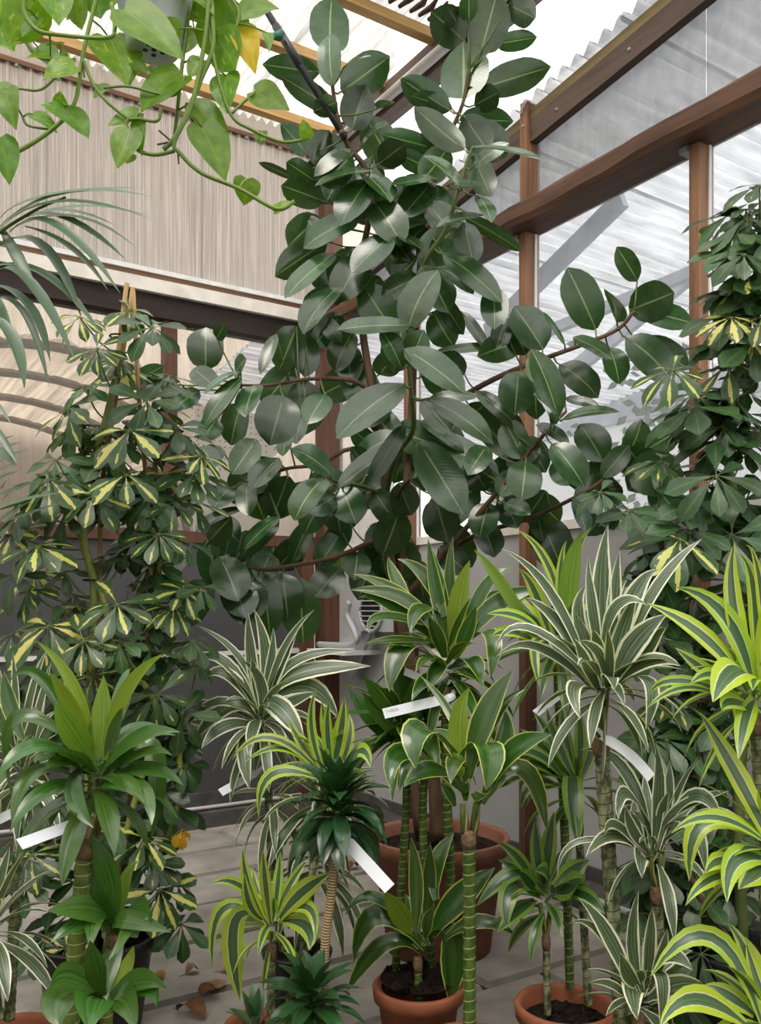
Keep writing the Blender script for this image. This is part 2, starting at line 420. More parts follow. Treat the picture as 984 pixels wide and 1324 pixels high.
# ---- behind the back wall: another tunnel
b=MB(); b.box((-9,3.6,-.1),(3,3.7,9.0)); structure(b.obj('wall_beyond',M['beyond']))
cx,cz,R=-1.95,2.05,1.75
vs=[];fs=[];n=72
for j,yy in enumerate((.55,3.5)):
    for i in range(n+1):
        a=math.pi*(-.05+1.1*i/n); rr=R+.03*math.sin(i*2.1)
        vs.append((cx-rr*math.cos(a),yy,cz+rr*math.sin(a)*.78))
for i in range(n): fs.append((i,i+1,n+2+i,n+1+i))
vt=tag(MB().add(vs,fs).obj('curved_tunnel_roof',M['vault'],smooth=False),'curved beige ribbed tunnel roof seen through the back window','roof')
for yy in (.6,1.5,2.4,3.3):
    pts=[(cx-(R-.05)*math.cos(math.pi*i/24),yy,cz+(R-.05)*.78*math.sin(math.pi*i/24)) for i in range(25)]
    b=MB(); b.tube(pts,.035,6); b.obj('hoop',M['hoop'],vt)
for xx in (cx-R+.08,cx+R-.08):
    b=MB(); b.box((xx-.04,.55,-.02),(xx+.04,3.5,cz+.05)); b.obj('side_wall',M['vault'],vt)
# pegboard and shiny tube behind the glass
p0=on_y(250,525,.22); p1=on_y(352,600,.22)
b=MB(); b.box((p0.x,.20,-.022),(p1.x,.225,p0.z)); pg=tag(b.obj('pegboard',M['peg']),'cream pegboard leaning behind the back window, dotted with holes','board')
hm=MB().lathe([(.0,.001),(.007,.001)],8).mesh('hole',M['hoop'])
ii=0
for i in range(14):
    for j in range(11):
        x=p0.x+.03+i*.042; z=p0.z-.03-j*.042
        if x<p1.x-.02 and z>2.07:
            o=bpy.data.objects.new('hole',hm); o.rotation_euler=(math.pi/2,0,0); link(o,pg,(x,.1985,z))
M['foil']=plain('silvery_foil',(.85,.80,.74),.16,.8,4,.2,(6,1,1),.2,.75)
b=MB(); b.tube(smooth_poly([Vector((min(q_.x,-.13),q_.y,q_.z)) for q_ in (on_y(432,405,.42),on_y(405,480,.42),on_y(365,560,.42),on_y(312,622,.42),on_y(290,780,.42),on_y(286,1058,.42))],5),.085,14)
b.obj('foil_duct',M['foil'],wb,smooth=True)

# ---- right wall (plane x = 0)
b=MB(); b.box((-.02,-9,-.03),(.16,.0,.16)); wr=structure(b.obj('wall_right',M['kerb']))
b=MB(); b.box((-.20,-9,-.03),(-.02,-.22,.09)); b.obj('kerb',M['kerb'],wr)
pys=[-1.12,-2.26,-3.40,-4.54,-5.68]
ye=[0]+pys+[-7.0]
for y0,y1 in zip(ye,ye[1:]):
    b=MB(); b.box((.0,y1+.004,.16),(.025,y0-.004,1.95)); b.obj('wall_board',M['offwhite'],wr)
    b=MB(); b.box((.0,y1+.004,1.95),(.006,y0-.004,3.60)); b.obj('pane',M['pane'],wr)
    za,zb=4.12+.117*(-2.27-(y1+.004)),4.12+.117*(-2.27-(y0-.004)); ya,yb=y1+.004,y0-.004
    MB().add([(0,ya,3.74),(0,yb,3.74),(0,yb,zb),(0,ya,za),(.006,ya,3.74),(.006,yb,3.74),(.006,yb,zb),(.006,ya,za)],[(0,3,2,1),(4,5,6,7),(0,1,5,4),(1,2,6,5),(2,3,7,6),(3,0,4,7)]).obj('pane',M['paneupper'],wr)
b=MB(); b.box((-.02,-7,1.93),(.03,0,1.98)); b.obj('sill_strip',M['ledge'],wr)
def rz(y): return 4.10+.117*(-2.27-y)     # lower edge of the sloping rail
for y in pys:
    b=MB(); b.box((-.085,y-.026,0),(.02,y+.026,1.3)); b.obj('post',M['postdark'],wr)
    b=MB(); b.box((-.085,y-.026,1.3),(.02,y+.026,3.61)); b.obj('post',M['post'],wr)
    if abs(y+3.40)>.1:
        b=MB(); b.box((-.075,y-.03,3.72),(.02,y+.03,rz(y)+.24)); b.obj('upper_post',M['post'],wr)
    b=MB(); b.box((-.02,y-.034,1.98),(-.004,y-.026,3.6)); b.obj('glazing_bead',M['trimwhite'],wr)
    b=MB(); b.box((-.10,y+.026,3.575),(-.02,y+.07,3.60)); b.obj('bracket',M['nail'],wr)
# rough hewn beam
b=MB(); nb=40; random.seed(5); vs=[];fs=[]
for i in range(nb+1):
    y=-7.0*i/nb
    w1=.012*math.sin(i*.9)+random.uniform(-.006,.006); w2=random.uniform(-.006,.006)
    ring=[(0.02,3.60),(-.175+w1,3.60+w2),(-.19+w1,3.63+w2),(-.185+w1,3.705+w2),(-.15+w1,3.735+w1),(-.10,3.755+w1),(.02,3.76)]
    vs+=[(x,y,z) for x,z in ring]
k=7
for i in range(nb):
    for j in range(k): fs.append((i*k+j,i*k+(j+1)%k,(i+1)*k+(j+1)%k,(i+1)*k+j))
fs+=[tuple(range(k)),tuple(range(nb*k+k-1,nb*k-1,-1))]
b.add(vs,fs); b.obj('hewn_beam',M['beam_y'],wr)
def rail(z0,z1,h,wd,x,mat,name):
    b=MB(); b.bar((x,0,z0+h/2),(x,-7,z1+h/2),wd,h); return b.obj(name,mat,wr)
rail(rz(0),rz(-7),.125,.05,-.03,M['railwood'],'top_rail')
rail(rz(0)+.125,rz(-7)+.125,.055,.09,-.01,M['olivewood'],'top_batten')
nm=MB().lathe([(.0,.008),(.008,.006),(.011,0)],8).mesh('nail',M['nail'])
for y in (-.6,-1.4,-1.9,-2.5,-3.0,-3.7,-4.3):
    o=bpy.data.objects.new('nail',nm); o.rotation_euler=(0,-math.pi/2,0); link(o,wr,(-.055,y,rz(y)+.06))
for y in pys:
    for z in ((4.20,4.30) if abs(y+3.40)>.1 else ()):
        o=bpy.data.objects.new('nail',nm); o.rotation_euler=(0,-math.pi/2,0); link(o,wr,(-.076,y,z))
# neighbouring bay: corrugated roof, its wavy ends lie on the batten
for i in range(10):
    y0=-7.0+i*1.0
    o=Vector((-.10,y0,rz(y0)+.205)); 
    corrugated('outer_roof_sheet',o,(4.4,0,-.05),(0,1,-.117),1.03,4.4,.098,.024,M['outroof'],wr,(0,0,1),1,10)
b=MB(); b.box((4.25,-7,3.6),(4.35,3,3.95)); b.obj('outer_eave_beam',M['outgrey'],wr)
b=MB(); b.box((4.3,-8,-.1),(4.33,3.5,4.0)); structure(b.obj('wall_outer',M['outwall']))
for a,c,wd,h in ((on_x(806,256,.75),on_x(630,430,.75),.05,.12),(on_x(960,326,1.6),on_x(690,436,1.6),.06,.08),(on_x(960,300,2.4),on_x(740,480,2.4),.06,.14)):
    b=MB(); b.bar(a,c,wd,h); b.obj('outer_brace',M['outgrey'],wr)
# leafy shrub outside, dim behind the pane
sb=on_x(842,520,.85); rs=random.Random(6)
SHR=empty('garden_shrub',(sb.x,sb.y,-.02),'leafy green shrub standing outside behind the hazy right pane','shrub')
stp=[(sb.x,sb.y,-.025),(sb.x+.03,sb.y,1.2),(sb.x-.02,sb.y+.02,sb.z+.05)]
MB().tube(smooth_poly(stp,4),[.016]*9,6).obj('stem',M['hoop'],SHR)
fb=MB()
for i in range(170):
    p=Vector((sb.x+rs.gauss(0,.13),sb.y+rs.gauss(0,.2),sb.z+rs.gauss(-.25,.28))); d=Vector((rs.uniform(-1,1),rs.uniform(-1,1),rs.uniform(-.8,.5))).normalized()*.09
    s_=d.cross(Vector((rs.random(),rs.random(),rs.random()))).normalized()*.025
    fb.add([p,p+d*.5+s_,p+d,p+d*.5-s_],[(0,1,2,3)],[(.5,0),(1,.5),(.5,1),(0,.5)])
fo=fb.obj('foliage',M['scheff'],SHR); fo['kind']='stuff'
# unseen far sides of the greenhouse, added to cut low light behind the viewer
b=MB(); b.box((-6.7,-8.3,-.03),(-6.6,.1,2.0)); wl=structure(b.obj('wall_left',M['mixedgreen']))
b=MB(); b.box((-6.66,-8.3,2.0),(-6.64,.1,5.1)); b.obj('pane',M['outwall'],wl)
b=MB(); b.box((-6.7,-8.4,-.03),(.1,-8.3,2.0)); wf=structure(b.obj('wall_front',M['mixedgreen']))
b=MB(); b.box((-6.6,-8.36,2.0),(.0,-8.34,5.1)); b.obj('pane',M['outwall'],wf)
# ---- ceiling: ridge beam, purlins, corrugated sheets, fluted clerestory
b=MB(); b.bar((-.10,.05,4.95),(-.10,-8,4.95),.12,.20); ce=structure(b.obj('ceiling',M['railwood']))
b=MB(); b.tube([(-.20,.0,4.90),(-.20,-8,4.90)],.035,12); b.obj('white_pipe',M['pipe'],ce,smooth=True)
for y in (-.22,-.94,-1.53,-2.3,-3.1,-3.9,-4.7,-5.5,-6.3):
    b=MB(); b.box((-6.6,y-.035,5.03),(-.05,y+.035,5.09)); b.obj('purlin',M['purlin'],ce)
for i in range(7):
    x0=-6.6+i*.96
    corrugated('roof_sheet',(x0,.18,5.125),(0,-1,0),(1,0,0),1.0,1.85,.072,.020,M['roofsheet'],ce,(0,0,1),1)
    for q in range(3): corrugated('roof_sheet',(x0,-1.42-q*2.2,5.15),(0,-1,0),(1,0,0),1.0,2.35,.072,.020,M['roofsheet'],ce,(0,0,1),1)
random.seed(11)
for i in range(9):   # dirt caught at the sheet overlap
    b=MB(); x=-.25-i*.072+random.uniform(-.01,.01); 
    b.tube([(x,-1.60,5.10),(x+.02,-1.70,5.10),(x+.01,-1.78,5.11)],[.012,.02,.008],6); b.obj('dirt_clump',M['roofdirt'],ce)
for i in range(9):
    z0=4.40+i*.062; 
    b=MB(); b.box((-.02+.0*i,-8,z0),(-.008,.05,z0+.058)); b.obj('clerestory_strip',M['clere'],ce)
# ================================================================ leaf builders
PR_DRAC=[(0,.38),(.12,.5),(.3,.85),(.48,1),(.68,.86),(.85,.48),(.95,.18),(1,.02)]
PR_FIC=[(0,.14),(.05,.44),(.13,.70),(.28,.93),(.48,1),(.68,.95),(.83,.72),(.92,.42),(.97,.14),(1,.02)]
PR_SCH=[(0,.07),(.15,.2),(.45,.72),(.68,1),(.84,.88),(.95,.5),(1,.12)]
PR_HEART=[(0,.42),(.06,.80),(.14,.96),(.28,1),(.46,.90),(.66,.66),(.84,.34),(.94,.13),(1,.02)]
PR_PALM=[(0,.35),(.2,.8),(.45,1),(.7,.75),(.9,.3),(1,.03)]
def blade(mb,pts,W,prof,nhint,fold=.12,cols=4,heart=0,wave=0,mi=0,cup=0):
    """leaf blade along the centre line pts; W full width; upper side towards nhint"""
    m=len(pts); L=[0]
    for i in range(1,m): L.append(L[-1]+(pts[i]-pts[i-1]).length)
    tot=L[-1]
    T0=(pts[-1]-pts[0]).normalized(); S0=T0.cross(nhint)
    S0=S0.normalized() if S0.length>1e-4 else T0.cross(Vector((.3,.2,1))).normalized()
    vs=[];uv=[];fs=[]; ph=random.random()*6
    for i,p in enumerate(pts):
        t=(pts[min(i+1,m-1)]-pts[max(i-1,0)]).normalized(); S=(S0-t*S0.dot(t)).normalized(); Nn=S.cross(t)
        s=L[i]/tot; hw=W*.5*interp(prof,s)
        for c in range(cols+1):
            x=-1+2*c/cols
            q=p+S*(x*hw)+Nn*(abs(x)*hw*fold+(1-x*x)*hw*cup)
            if wave: q=q+Nn*(wave*W*abs(x)*math.sin(9*s+ph+(x>0)*1.7))
            if heart: q=q-t*(heart*tot*abs(x)*max(0,1-s*4))
            vs.append(q); uv.append((c/cols,s))
    k=cols+1
    for i in range(m-1):
        for c in range(cols): a=i*k+c; fs.append((a,a+1,a+k+1,a+k))
    mb.add(vs,fs,uv,mi); return S0
def bez(a,m,b,n=9):
    c=2*m-(a+b)/2
    return [a*(1-t)**2+c*(2*t*(1-t))+b*t*t for t in [i/n for i in range(n+1)]]
def view_width(T,nh,w):
    S=T.cross(nh); S=S.normalized() if S.length>1e-4 else RT
    iu=T.dot(RT); iv=T.dot(UP); l=math.hypot(iu,iv)
    if l<1e-4: return w
    pr=abs(S.dot(RT)*(-iv/l)+S.dot(UP)*(iu/l)); return w/max(.5,pr)

# ================================================================ pots
def pot(name,c,r,h,mat,parent,rim=.04,soil=True,rimh=.05,n=32,sd=.04,bumps=1):
    c=Vector(c); rb=r*.74; rt=r-rim*.35
    b=MB(); b.lathe([(0,0),(rb,0),(rt*.985,h-rimh),(r,h-rimh+.004),(r+.004,h-.006),(r,h),(r-.014,h),(r-.022,h-.012),(r-.026,h-sd-.03)],n,c)
    po=b.obj(name,mat,parent,org=c,smooth=True)
    if soil:
        vs=[];fs=[];nr=7;nn=24
        for i in range(nr):
            rr=(r-.022)*i/(nr-1)
            for k in range(nn):
                a=2*math.pi*k/nn; vs.append(c+Vector((rr*math.cos(a),rr*math.sin(a),h-sd+(random.uniform(-.012,.016)*bumps if i<nr-1 else 0))))
        for i in range(nr-1):
            for k in range(nn): k2=(k+1)%nn; fs.append((i*nn+k,i*nn+k2,(i+1)*nn+k2,(i+1)*nn+k))
        s=MB().add(vs,fs); so=s.obj('soil',M['soil'],po,org=c+Vector((0,0,h-sd)))
        ch=MB()
        for _ in range(60):
            a=random.uniform(0,6.28); rr=(r-.035)*math.sqrt(random.random()); p=c+Vector((rr*math.cos(a),rr*math.sin(a),h-sd+.006))
            d=Vector((random.uniform(-1,1),random.uniform(-1,1),random.uniform(-.3,.5))).normalized()*random.uniform(.008,.024)
            ch.bar(p-d,p+d,random.uniform(.004,.010),random.uniform(.003,.008))
        co=ch.obj('bark_chips',M['soil'],po,org=c+Vector((0,0,h-sd))); co['kind']='stuff'
    return po

# ================================================================ canes and rosettes
def cane(parent,pts,r,mat,node=.024,scar=True):
    """ringed cane through world points; every node is a slight swelling"""
    pts=smooth_poly(pts,6); L=[0]
    for a,b_ in zip(pts,pts[1:]): L.append(L[-1]+(b_-a).length)
    tot=L[-1]; n=max(2,int(tot/node)); out=[];rad=[]
    def at(d):
        for i in range(len(pts)-1):
            if d<=L[i+1]: return pts[i].lerp(pts[i+1],(d-L[i])/max(1e-6,L[i+1]-L[i]))
        return pts[-1]
    for i in range(n):
        out.append(at(tot*i/n)); rad.append(r*1.08); out.append(at(tot*(i+.22)/n)); rad.append(r*.95)
    out.append(at(tot)); rad.append(r)
    b=MB(); b.tube(out,rad,10,0,n/tot)
    o=b.obj('cane',mat,parent,org=pts[0],smooth=True)
    if scar:
        t=(pts[-1]-pts[-3]).normalized(); s=MB(); base=pts[-1]
        s.tube([base-t*.05,base-t*.03,base-t*.01,base+t*.004],[r*1.02,r*1.25,r*1.2,r*.9],10); s.obj('scar_collar',M['scar'],o,smooth=True)
    return o
def leaf_obj(parent,pts,W,prof,nh,mat,fold=.14,wave=.02,name='leaf',heart=0,cols=4,cup=0):
    b=MB(); blade(b,pts,W,prof,nh,fold,cols,heart,wave,0,cup)
    return b.obj(name,mat,parent,org=pts[0],smooth=True)
def rosette(parent,c,n,L,W,mat,el=(82,-5),droop=(.3,1.6),seed=0,mats=None,stem=.10,lean=Vector((0,0,0)),cols=4,az=None):
    """procedural head of strap leaves around c (world)"""
    rnd=random.Random(seed); c=Vector(c)
    for i in range(n):
        q=(i+.5)/n; a=2.39996*i+rnd.uniform(-.3,.3)+seed
        e=math.radians(lerp(el[0],el[1],q**.85)+rnd.uniform(-9,9)); dr=lerp(droop[0],droop[1],q)*rnd.uniform(.7,1.25)
        d=(Vector((math.cos(a)*math.cos(e),math.sin(a)*math.cos(e),math.sin(e)))+lean).normalized()
        ll=L*lerp(.78,1.05,min(1,q*1.6))*rnd.uniform(.82,1.12); k=9
        p=c+Vector((0,0,stem*(.5-q)))+Vector((d.x,d.y,0))*.012
        pts=[p.copy()]
        for j in range(k):
            d=(d-UP*(dr*(.5+1.2*j/k)/k)).normalized(); p=p+d*(ll/k); pts.append(p.copy())
        hd=Vector((math.cos(a),math.sin(a),0)); nh=(UP*1.0-hd*.55+Vector((rnd.uniform(-.3,.3),rnd.uniform(-.3,.3),0)))
        m=(mats[i%len(mats)] if mats else mat)
        leaf_obj(parent,pts,W*rnd.uniform(.8,1.12),PR_DRAC,nh,m,.22,.03,cols=cols)
def head(parent,org,scale,D,data,mat,Lr=.30,alt=None,jit=.03,seed=1):
    """leaves traced as base-middle-tip triples in a picture crop; depth comes from the head's own distance"""
    rnd=random.Random(seed)
    for row in data:
        bx,by,mx,my,tx,ty,wd=row[:7]; opt=row[7] if len(row)>7 else ''
        u0,v0,u1,v1,u2,v2=[(q/scale+org[i%2]) for i,q in enumerate((bx,by,mx,my,tx,ty))]
        lp=(math.hypot(u1-u0,v1-v0)+math.hypot(u2-u1,v2-v1))/F*D
        dz=math.sqrt(max(0,Lr*Lr-lp*lp)); dz=min(dz,.16)
        if 'b' in opt: s=1
        elif 'f' in opt: s=-1
        else: s=-1 if v2>v0-20 else rnd.choice((-.6,.5,.25))
        d0=D+rnd.uniform(-jit,jit)*.5; d1=d0+s*dz*.55; d2=d0+s*dz
        if 'B' in opt: d0+=.10;d1+=.12;d2+=.12
        a,m,b_=P(u0,v0,d0),P(u1,v1,d1),P(u2,v2,d2); pts=bez(a,m,b_,10)
        T=(b_-a).normalized(); nh=-FW*.85+UP*.6+RT*rnd.uniform(-.35,.35)
        if 'e' in opt: nh=UP
        W=view_width(T,nh,wd/scale/F*D)
        mt=mat
        if 'y' in opt: mt=M['young']
        if 'a' in opt and alt: mt=alt
        leaf_obj(parent,pts,W,PR_DRAC,nh,mt,.20,.025)
def tag_strip(a,b,width,label,printed=None,loop=True,curve=0,group=None):
    """paper tag: looped end at a, free end at b"""
    a=Vector(a); b_=Vector(b); T=(b_-a).normalized(); Nn=(-FW*.9+UP*.35); S=T.cross(Nn).normalized(); Nn=S.cross(T)
    n=10; vs=[]; fs=[]
    for i in range(n+1):
        t=i/n; p=a.lerp(b_,t)+S*(curve*math.sin(t*math.pi))
        w_=width*(.55 if t<.09 else 1)
        for q in (-1,1):
            for h in (0,.0012): vs.append(p+S*(q*w_/2)+Nn*h)
    for i in range(n):
        k=i*4; j=k+4
        fs+=[(k,k+2,j+2,j),(k+1,j+1,j+3,k+3),(k,j,j+1,k+1),(k+2,k+3,j+3,j+2)]
    fs+=[(0,1,3,2),(n*4,n*4+2,n*4+3,n*4+1)]
    mb=MB().add(vs,fs); o=mb.obj('paper_tag',M['paper'],None,org=a); tag(o,label,'tag',group)
    if loop:
        lp=MB(); r=width*.62; pts=[a-T*(r*.9)+T*(r*math.cos(x))+Nn*(r*1.3*math.sin(x)) for x in [2*math.pi*i/12 for i in range(13)]]
        vs=[];fs=[]
        for p in pts: vs+=[p-S*(width*.2),p+S*(width*.2)]
        for i in range(12): fs.append((2*i,2*i+1,2*i+3,2*i+2))
        lp.add(vs,fs).obj('tag_loop',M['paper'],o)
    if printed:
        for txt,ft,fs_,h in printed:
            cu=bpy.data.curves.new('print','FONT'); cu.body=txt; cu.size=h; cu.extrude=.0002; cu.align_x='CENTER'; cu.align_y='CENTER'
            cu.materials.append(M['ink'])
            to0=bpy.data.objects.new('tag_print_curve',cu); me=bpy.data.meshes.new_from_object(to0)
            bpy.data.objects.remove(to0); to=bpy.data.objects.new('tag_print',me)
            X=T if T.dot(RT)>0 else -T; Z=(-FW*.9+UP*.35); Z=(Z-X*Z.dot(X)).normalized(); Y=Z.cross(X)
            link(to,o,a.lerp(b_,ft)+Y*fs_+Z*.0022)
            to.rotation_euler=Matrix((X,Y,Z)).transposed().to_euler()
    return o
# ================================================================ rubber plant
random.seed(21)
fz=P(567,1078,3.95); fbase=Vector((fz.x,fz.y,0))
FIC=empty('rubber_plant',fbase,'tall rubber plant with big glossy dark oval leaves in a wide weathered terracotta pot','plant')
pot('pot',fbase,.31,.50,M['terraold'],FIC,.05,True,.07,40,.06)
BR={
 'trunk':([(565,1085,3.95),(560,1000,3.95),(537,880,3.95),(513,780,3.95),(500,690,3.92),(497,600,3.95),(482,510,3.95),(468,420,3.95),(467,340,3.95),(480,265,3.9),(472,218,3.88),(450,188,3.85),(436,150,3.85),(430,112,3.85)],.036,.008,'bark'),
 'stem':([(545,1085,3.98),(520,900,4.0),(515,780,4.0),(522,680,4.0),(530,560,4.05),(538,420,4.05),(545,320,4.0),(555,250,3.95),(578,182,3.95),(598,135,3.95),(606,90,3.95)],.030,.007,'bark'),
 's3':([(538,420,4.05),(548,345,3.75),(575,300,3.65),(590,255,3.6),(605,207,3.6),(612,190,3.6)],.016,.007,'greenbark'),
 'front':([(498,640,3.93),(512,590,3.75),(530,565,3.6),(535,545,3.5),(531,500,3.45),(525,440,3.45),(523,424,3.45)],.016,.007,'greenbark'),
 'r1':([(530,560,4.05),(600,512,3.95),(650,485,3.85),(700,465,3.8),(760,443,3.75),(800,425,3.72),(820,402,3.7)],.017,.007,'bark'),
 'r2':([(515,780,4.0),(590,697,3.9),(640,640,3.8),(680,590,3.75),(712,552,3.7),(732,532,3.7)],.016,.007,'bark'),
 'r3':([(515,780,4.0),(600,700,4.0),(680,672,3.95),(740,645,3.85),(780,620,3.8),(800,590,3.8)],.014,.007,'bark'),
 'l1':([(482,510,3.95),(455,492,3.9),(400,490,3.85),(350,498,3.8),(312,498,3.75)],.013,.006,'bark'),
 'l2':([(497,600,3.95),(455,580,3.82),(415,600,3.75),(370,606,3.72),(318,624,3.7)],.013,.006,'bark'),
 'l3':([(500,690,3.92),(440,718,3.85),(380,731,3.8),(330,736,3.75),(282,722,3.7),(248,702,3.65)],.013,.006,'bark'),
 'l4':([(498,640,3.93),(465,628,3.75),(440,625,3.65),(422,616,3.6)],.011,.006,'greenbark'),
 'm1':([(500,690,3.92),(515,640,3.75),(530,620,3.6)],.011,.006,'bark'),
}
SAMP=[]
for nm,(pl,r0,r1,mt) in BR.items():
    pts=smooth_poly([P(*q) for q in pl],4); n=len(pts)
    mb=MB(); mb.tube(pts,[lerp(r0,r1,(i/(n-1))**.6) for i in range(n)],9,0,4)
    mb.obj('trunk' if nm in('trunk','stem') else 'branch',M[mt],FIC,org=pts[0],smooth=True)
    for p in pts:
        d=p-CAM; D=d.dot(FW)
        if p.z>1.55: SAMP.append((CU+d.dot(RT)/D*F,HV-d.z/D*F,D,p))
def ficus_leaf(u0,v0,u1,v1,wpx,kind,rnd,dd=None,bend=None):
    best=min(SAMP,key=lambda s:(s[0]-u0)**2+(s[1]-v0)**2); D=best[2]
    if dd is None: dd={'l':-.14,'m':-.05,'d':.05}[kind]+rnd.uniform(-.05,.05)
    D+=dd
    Lp=math.hypot(u1-u0,v1-v0)
    if kind=='l': dt=-.05*rnd.random()-.02
    else: dt=rnd.uniform(-.07,.05)
    if Lp<45: dt=-.10
    a=P(u0,v0,D); b_=P(u1,v1,D+dt)
    T=(b_-a).normalized()
    if kind=='l': nh=UP*.75-FW*.65+RT*rnd.uniform(-.3,.3)
    elif kind=='m': nh=-FW*.9+UP*.35+RT*rnd.uniform(-.4,.4)
    elif v0<340: nh=UP*.45+FW*.75+RT*rnd.uniform(-.4,.4)      # seen from below
    else: nh=-FW*.95+UP*rnd.uniform(-.25,.2)+RT*rnd.uniform(-.5,.5)
    nh=nh-T*nh.dot(T)
    W=view_width(T,nh,wpx*1.13/F*D); L=(b_-a).length; W=min(W,L*.85 if Lp>45 else L)
    nrm=nh.normalized(); sag=rnd.uniform(.02,.09)*L
    if bend: sag=bend*L
    mid=(a+b_)/2+nrm*sag
    pts=bez(a,mid,b_,9)
    mb=MB(); blade(mb,pts,W,PR_FIC,nh,rnd.uniform(.06,.2),4,0,.015,0,0)
    br=best[3]; dist=(br-a).length
    if .02<dist<.5:
        mb.tube([br,(br+a)/2-UP*.01,a,a.lerp(pts[2],.6)],[.0042,.0038,.0034,.002],5,1)
    return mb.obj('leaf',[M['ficus'],M['petiole']],FIC,org=a,smooth=True)
def rows(txt):
    out=[]
    for ln in txt.strip().splitlines():
        for it in ln.split(';'):
            it=it.split()
            if it: out.append([float(x) for x in it[:5]]+it[5:])
    return out
F2='''
265 168 268 -12 112 d; 270 272 262 108 70 m; 300 290 452 178 100 d; 333 412 378 270 125 d; 228 230 48 205 60 d; 275 348 105 243 55 d
210 355 285 325 40 d; 305 215 396 178 22 l; 415 345 458 322 24 l; 190 490 105 392 50 d; 215 525 262 415 75 d; 330 470 222 490 62 d
328 476 212 562 48 m; 215 575 124 515 55 d; 148 568 35 517 20 d; 390 545 215 592 50 l; 242 640 107 590 70 d
690 130 583 38 95 d; 700 120 640 30 70 d; 742 170 795 -30 118 d; 685 312 685 132 140 d; 745 280 965 212 76 d; 790 140 921 118 46 d
705 70 705 -25 55 d; 830 15 916 58 52 d; 642 350 487 250 72 d; 650 345 520 305 44 d; 690 475 530 340 78 d; 722 335 800 292 60 d
676 378 846 386 60 d; 712 395 825 500 84 d; 590 470 428 428 54 d; 604 492 438 462 42 d; 365 455 452 392 36 m
720 468 950 512 52 l; 720 530 832 455 46 m; 715 490 776 626 72 d; 682 600 560 495 82 l; 632 590 752 596 76 l; 602 568 458 590 62 l
590 540 478 488 54 d; 300 650 476 678 76 d; 355 698 178 790 82 m; 228 690 128 785 76 d; 252 768 88 880 72 d; 280 808 118 950 72 l
332 788 272 916 78 m; 458 748 332 868 92 l; 597 705 410 770 56 l; 750 684 600 722 46 l; 690 690 873 800 36 d; 690 708 722 842 88 d
608 850 720 936 62 l; 624 808 810 965 78 m; 785 915 786 1048 80 m; 735 625 776 708 50 l; 292 912 180 1002 72 l; 270 830 205 905 60 d
545 880 425 940 70 d; 445 745 522 836 74 m; 482 745 552 792 52 l; 560 600 640 700 70 d; 470 640 560 560 60 d; 420 520 500 460 60 d
400 700 320 620 70 d; 420 880 360 980 70 d; 540 820 470 900 80 d; 590 760 660 860 70 d; 300 560 255 640 60 d; 480 720 560 660 66 d
640 460 560 400 60 d; 590 880 640 960 70 d; 500 620 440 700 66 d; 350 600 290 560 50 d; 180 690 250 760 60 d
'''
F5='''
515 176 284 188 74 l; 510 190 606 -2 122 l; 500 250 692 392 96 l; 590 262 814 240 32 m; 490 312 424 188 72 l; 515 302 562 188 78 l
500 362 283 534 118 l; 565 410 782 552 78 l; 580 405 735 400 36 m; 585 530 802 660 88 m; 545 545 686 776 118 m; 555 480 690 577 42 m
500 490 377 690 52 m; 490 550 285 692 66 l; 345 595 488 520 74 m; 530 572 520 672 60 d; 266 650 138 565 92 l; 246 660 150 796 88 l
300 690 345 806 98 d; 482 674 522 778 104 d; 482 765 428 908 112 d; 600 720 640 866 112 d; 400 805 440 972 92 d; 350 895 340 985 82 d
768 740 738 852 82 d; 740 790 785 912 86 d; 885 605 870 732 130 l; 720 448 838 596 88 m; 726 384 886 524 52 m; 862 320 848 460 108 m
900 722 940 862 70 d; 292 54 178 202 88 l; 300 140 200 245 64 d; 156 178 100 318 98 d; 182 198 182 340 78 d; 336 194 278 322 84 m
320 238 330 366 78 d; 115 400 70 556 124 m; 248 394 190 488 78 l; 170 462 155 552 62 d; 130 520 112 590 45 d; 92 203 40 330 38 l
98 596 15 694 78 l; 130 654 80 792 98 m; 102 784 -12 888 44 l; 200 798 140 932 64 d; 322 798 255 905 74 d; 280 715 195 770 64 d
592 130 656 242 84 d; 610 80 688 204 54 d; 680 130 768 258 38 d; 236 150 300 230 50 d; 400 560 330 500 60 d; 420 330 470 250 70 d
440 420 380 500 70 d; 560 330 640 300 60 d; 650 440 600 540 70 d; 700 600 760 700 80 d; 820 480 880 600 80 d; 470 860 540 960 80 d
250 720 180 840 80 d; 170 860 90 950 80 d; 610 880 700 960 80 d; 400 700 470 800 80 d; 380 640 330 560 60 d; 560 640 620 560 70 d
690 480 760 420 60 d; 800 700 860 820 80 d; 300 830 220 950 76 d; 690 330 620 260 60 d; 760 560 700 650 70 d
'''
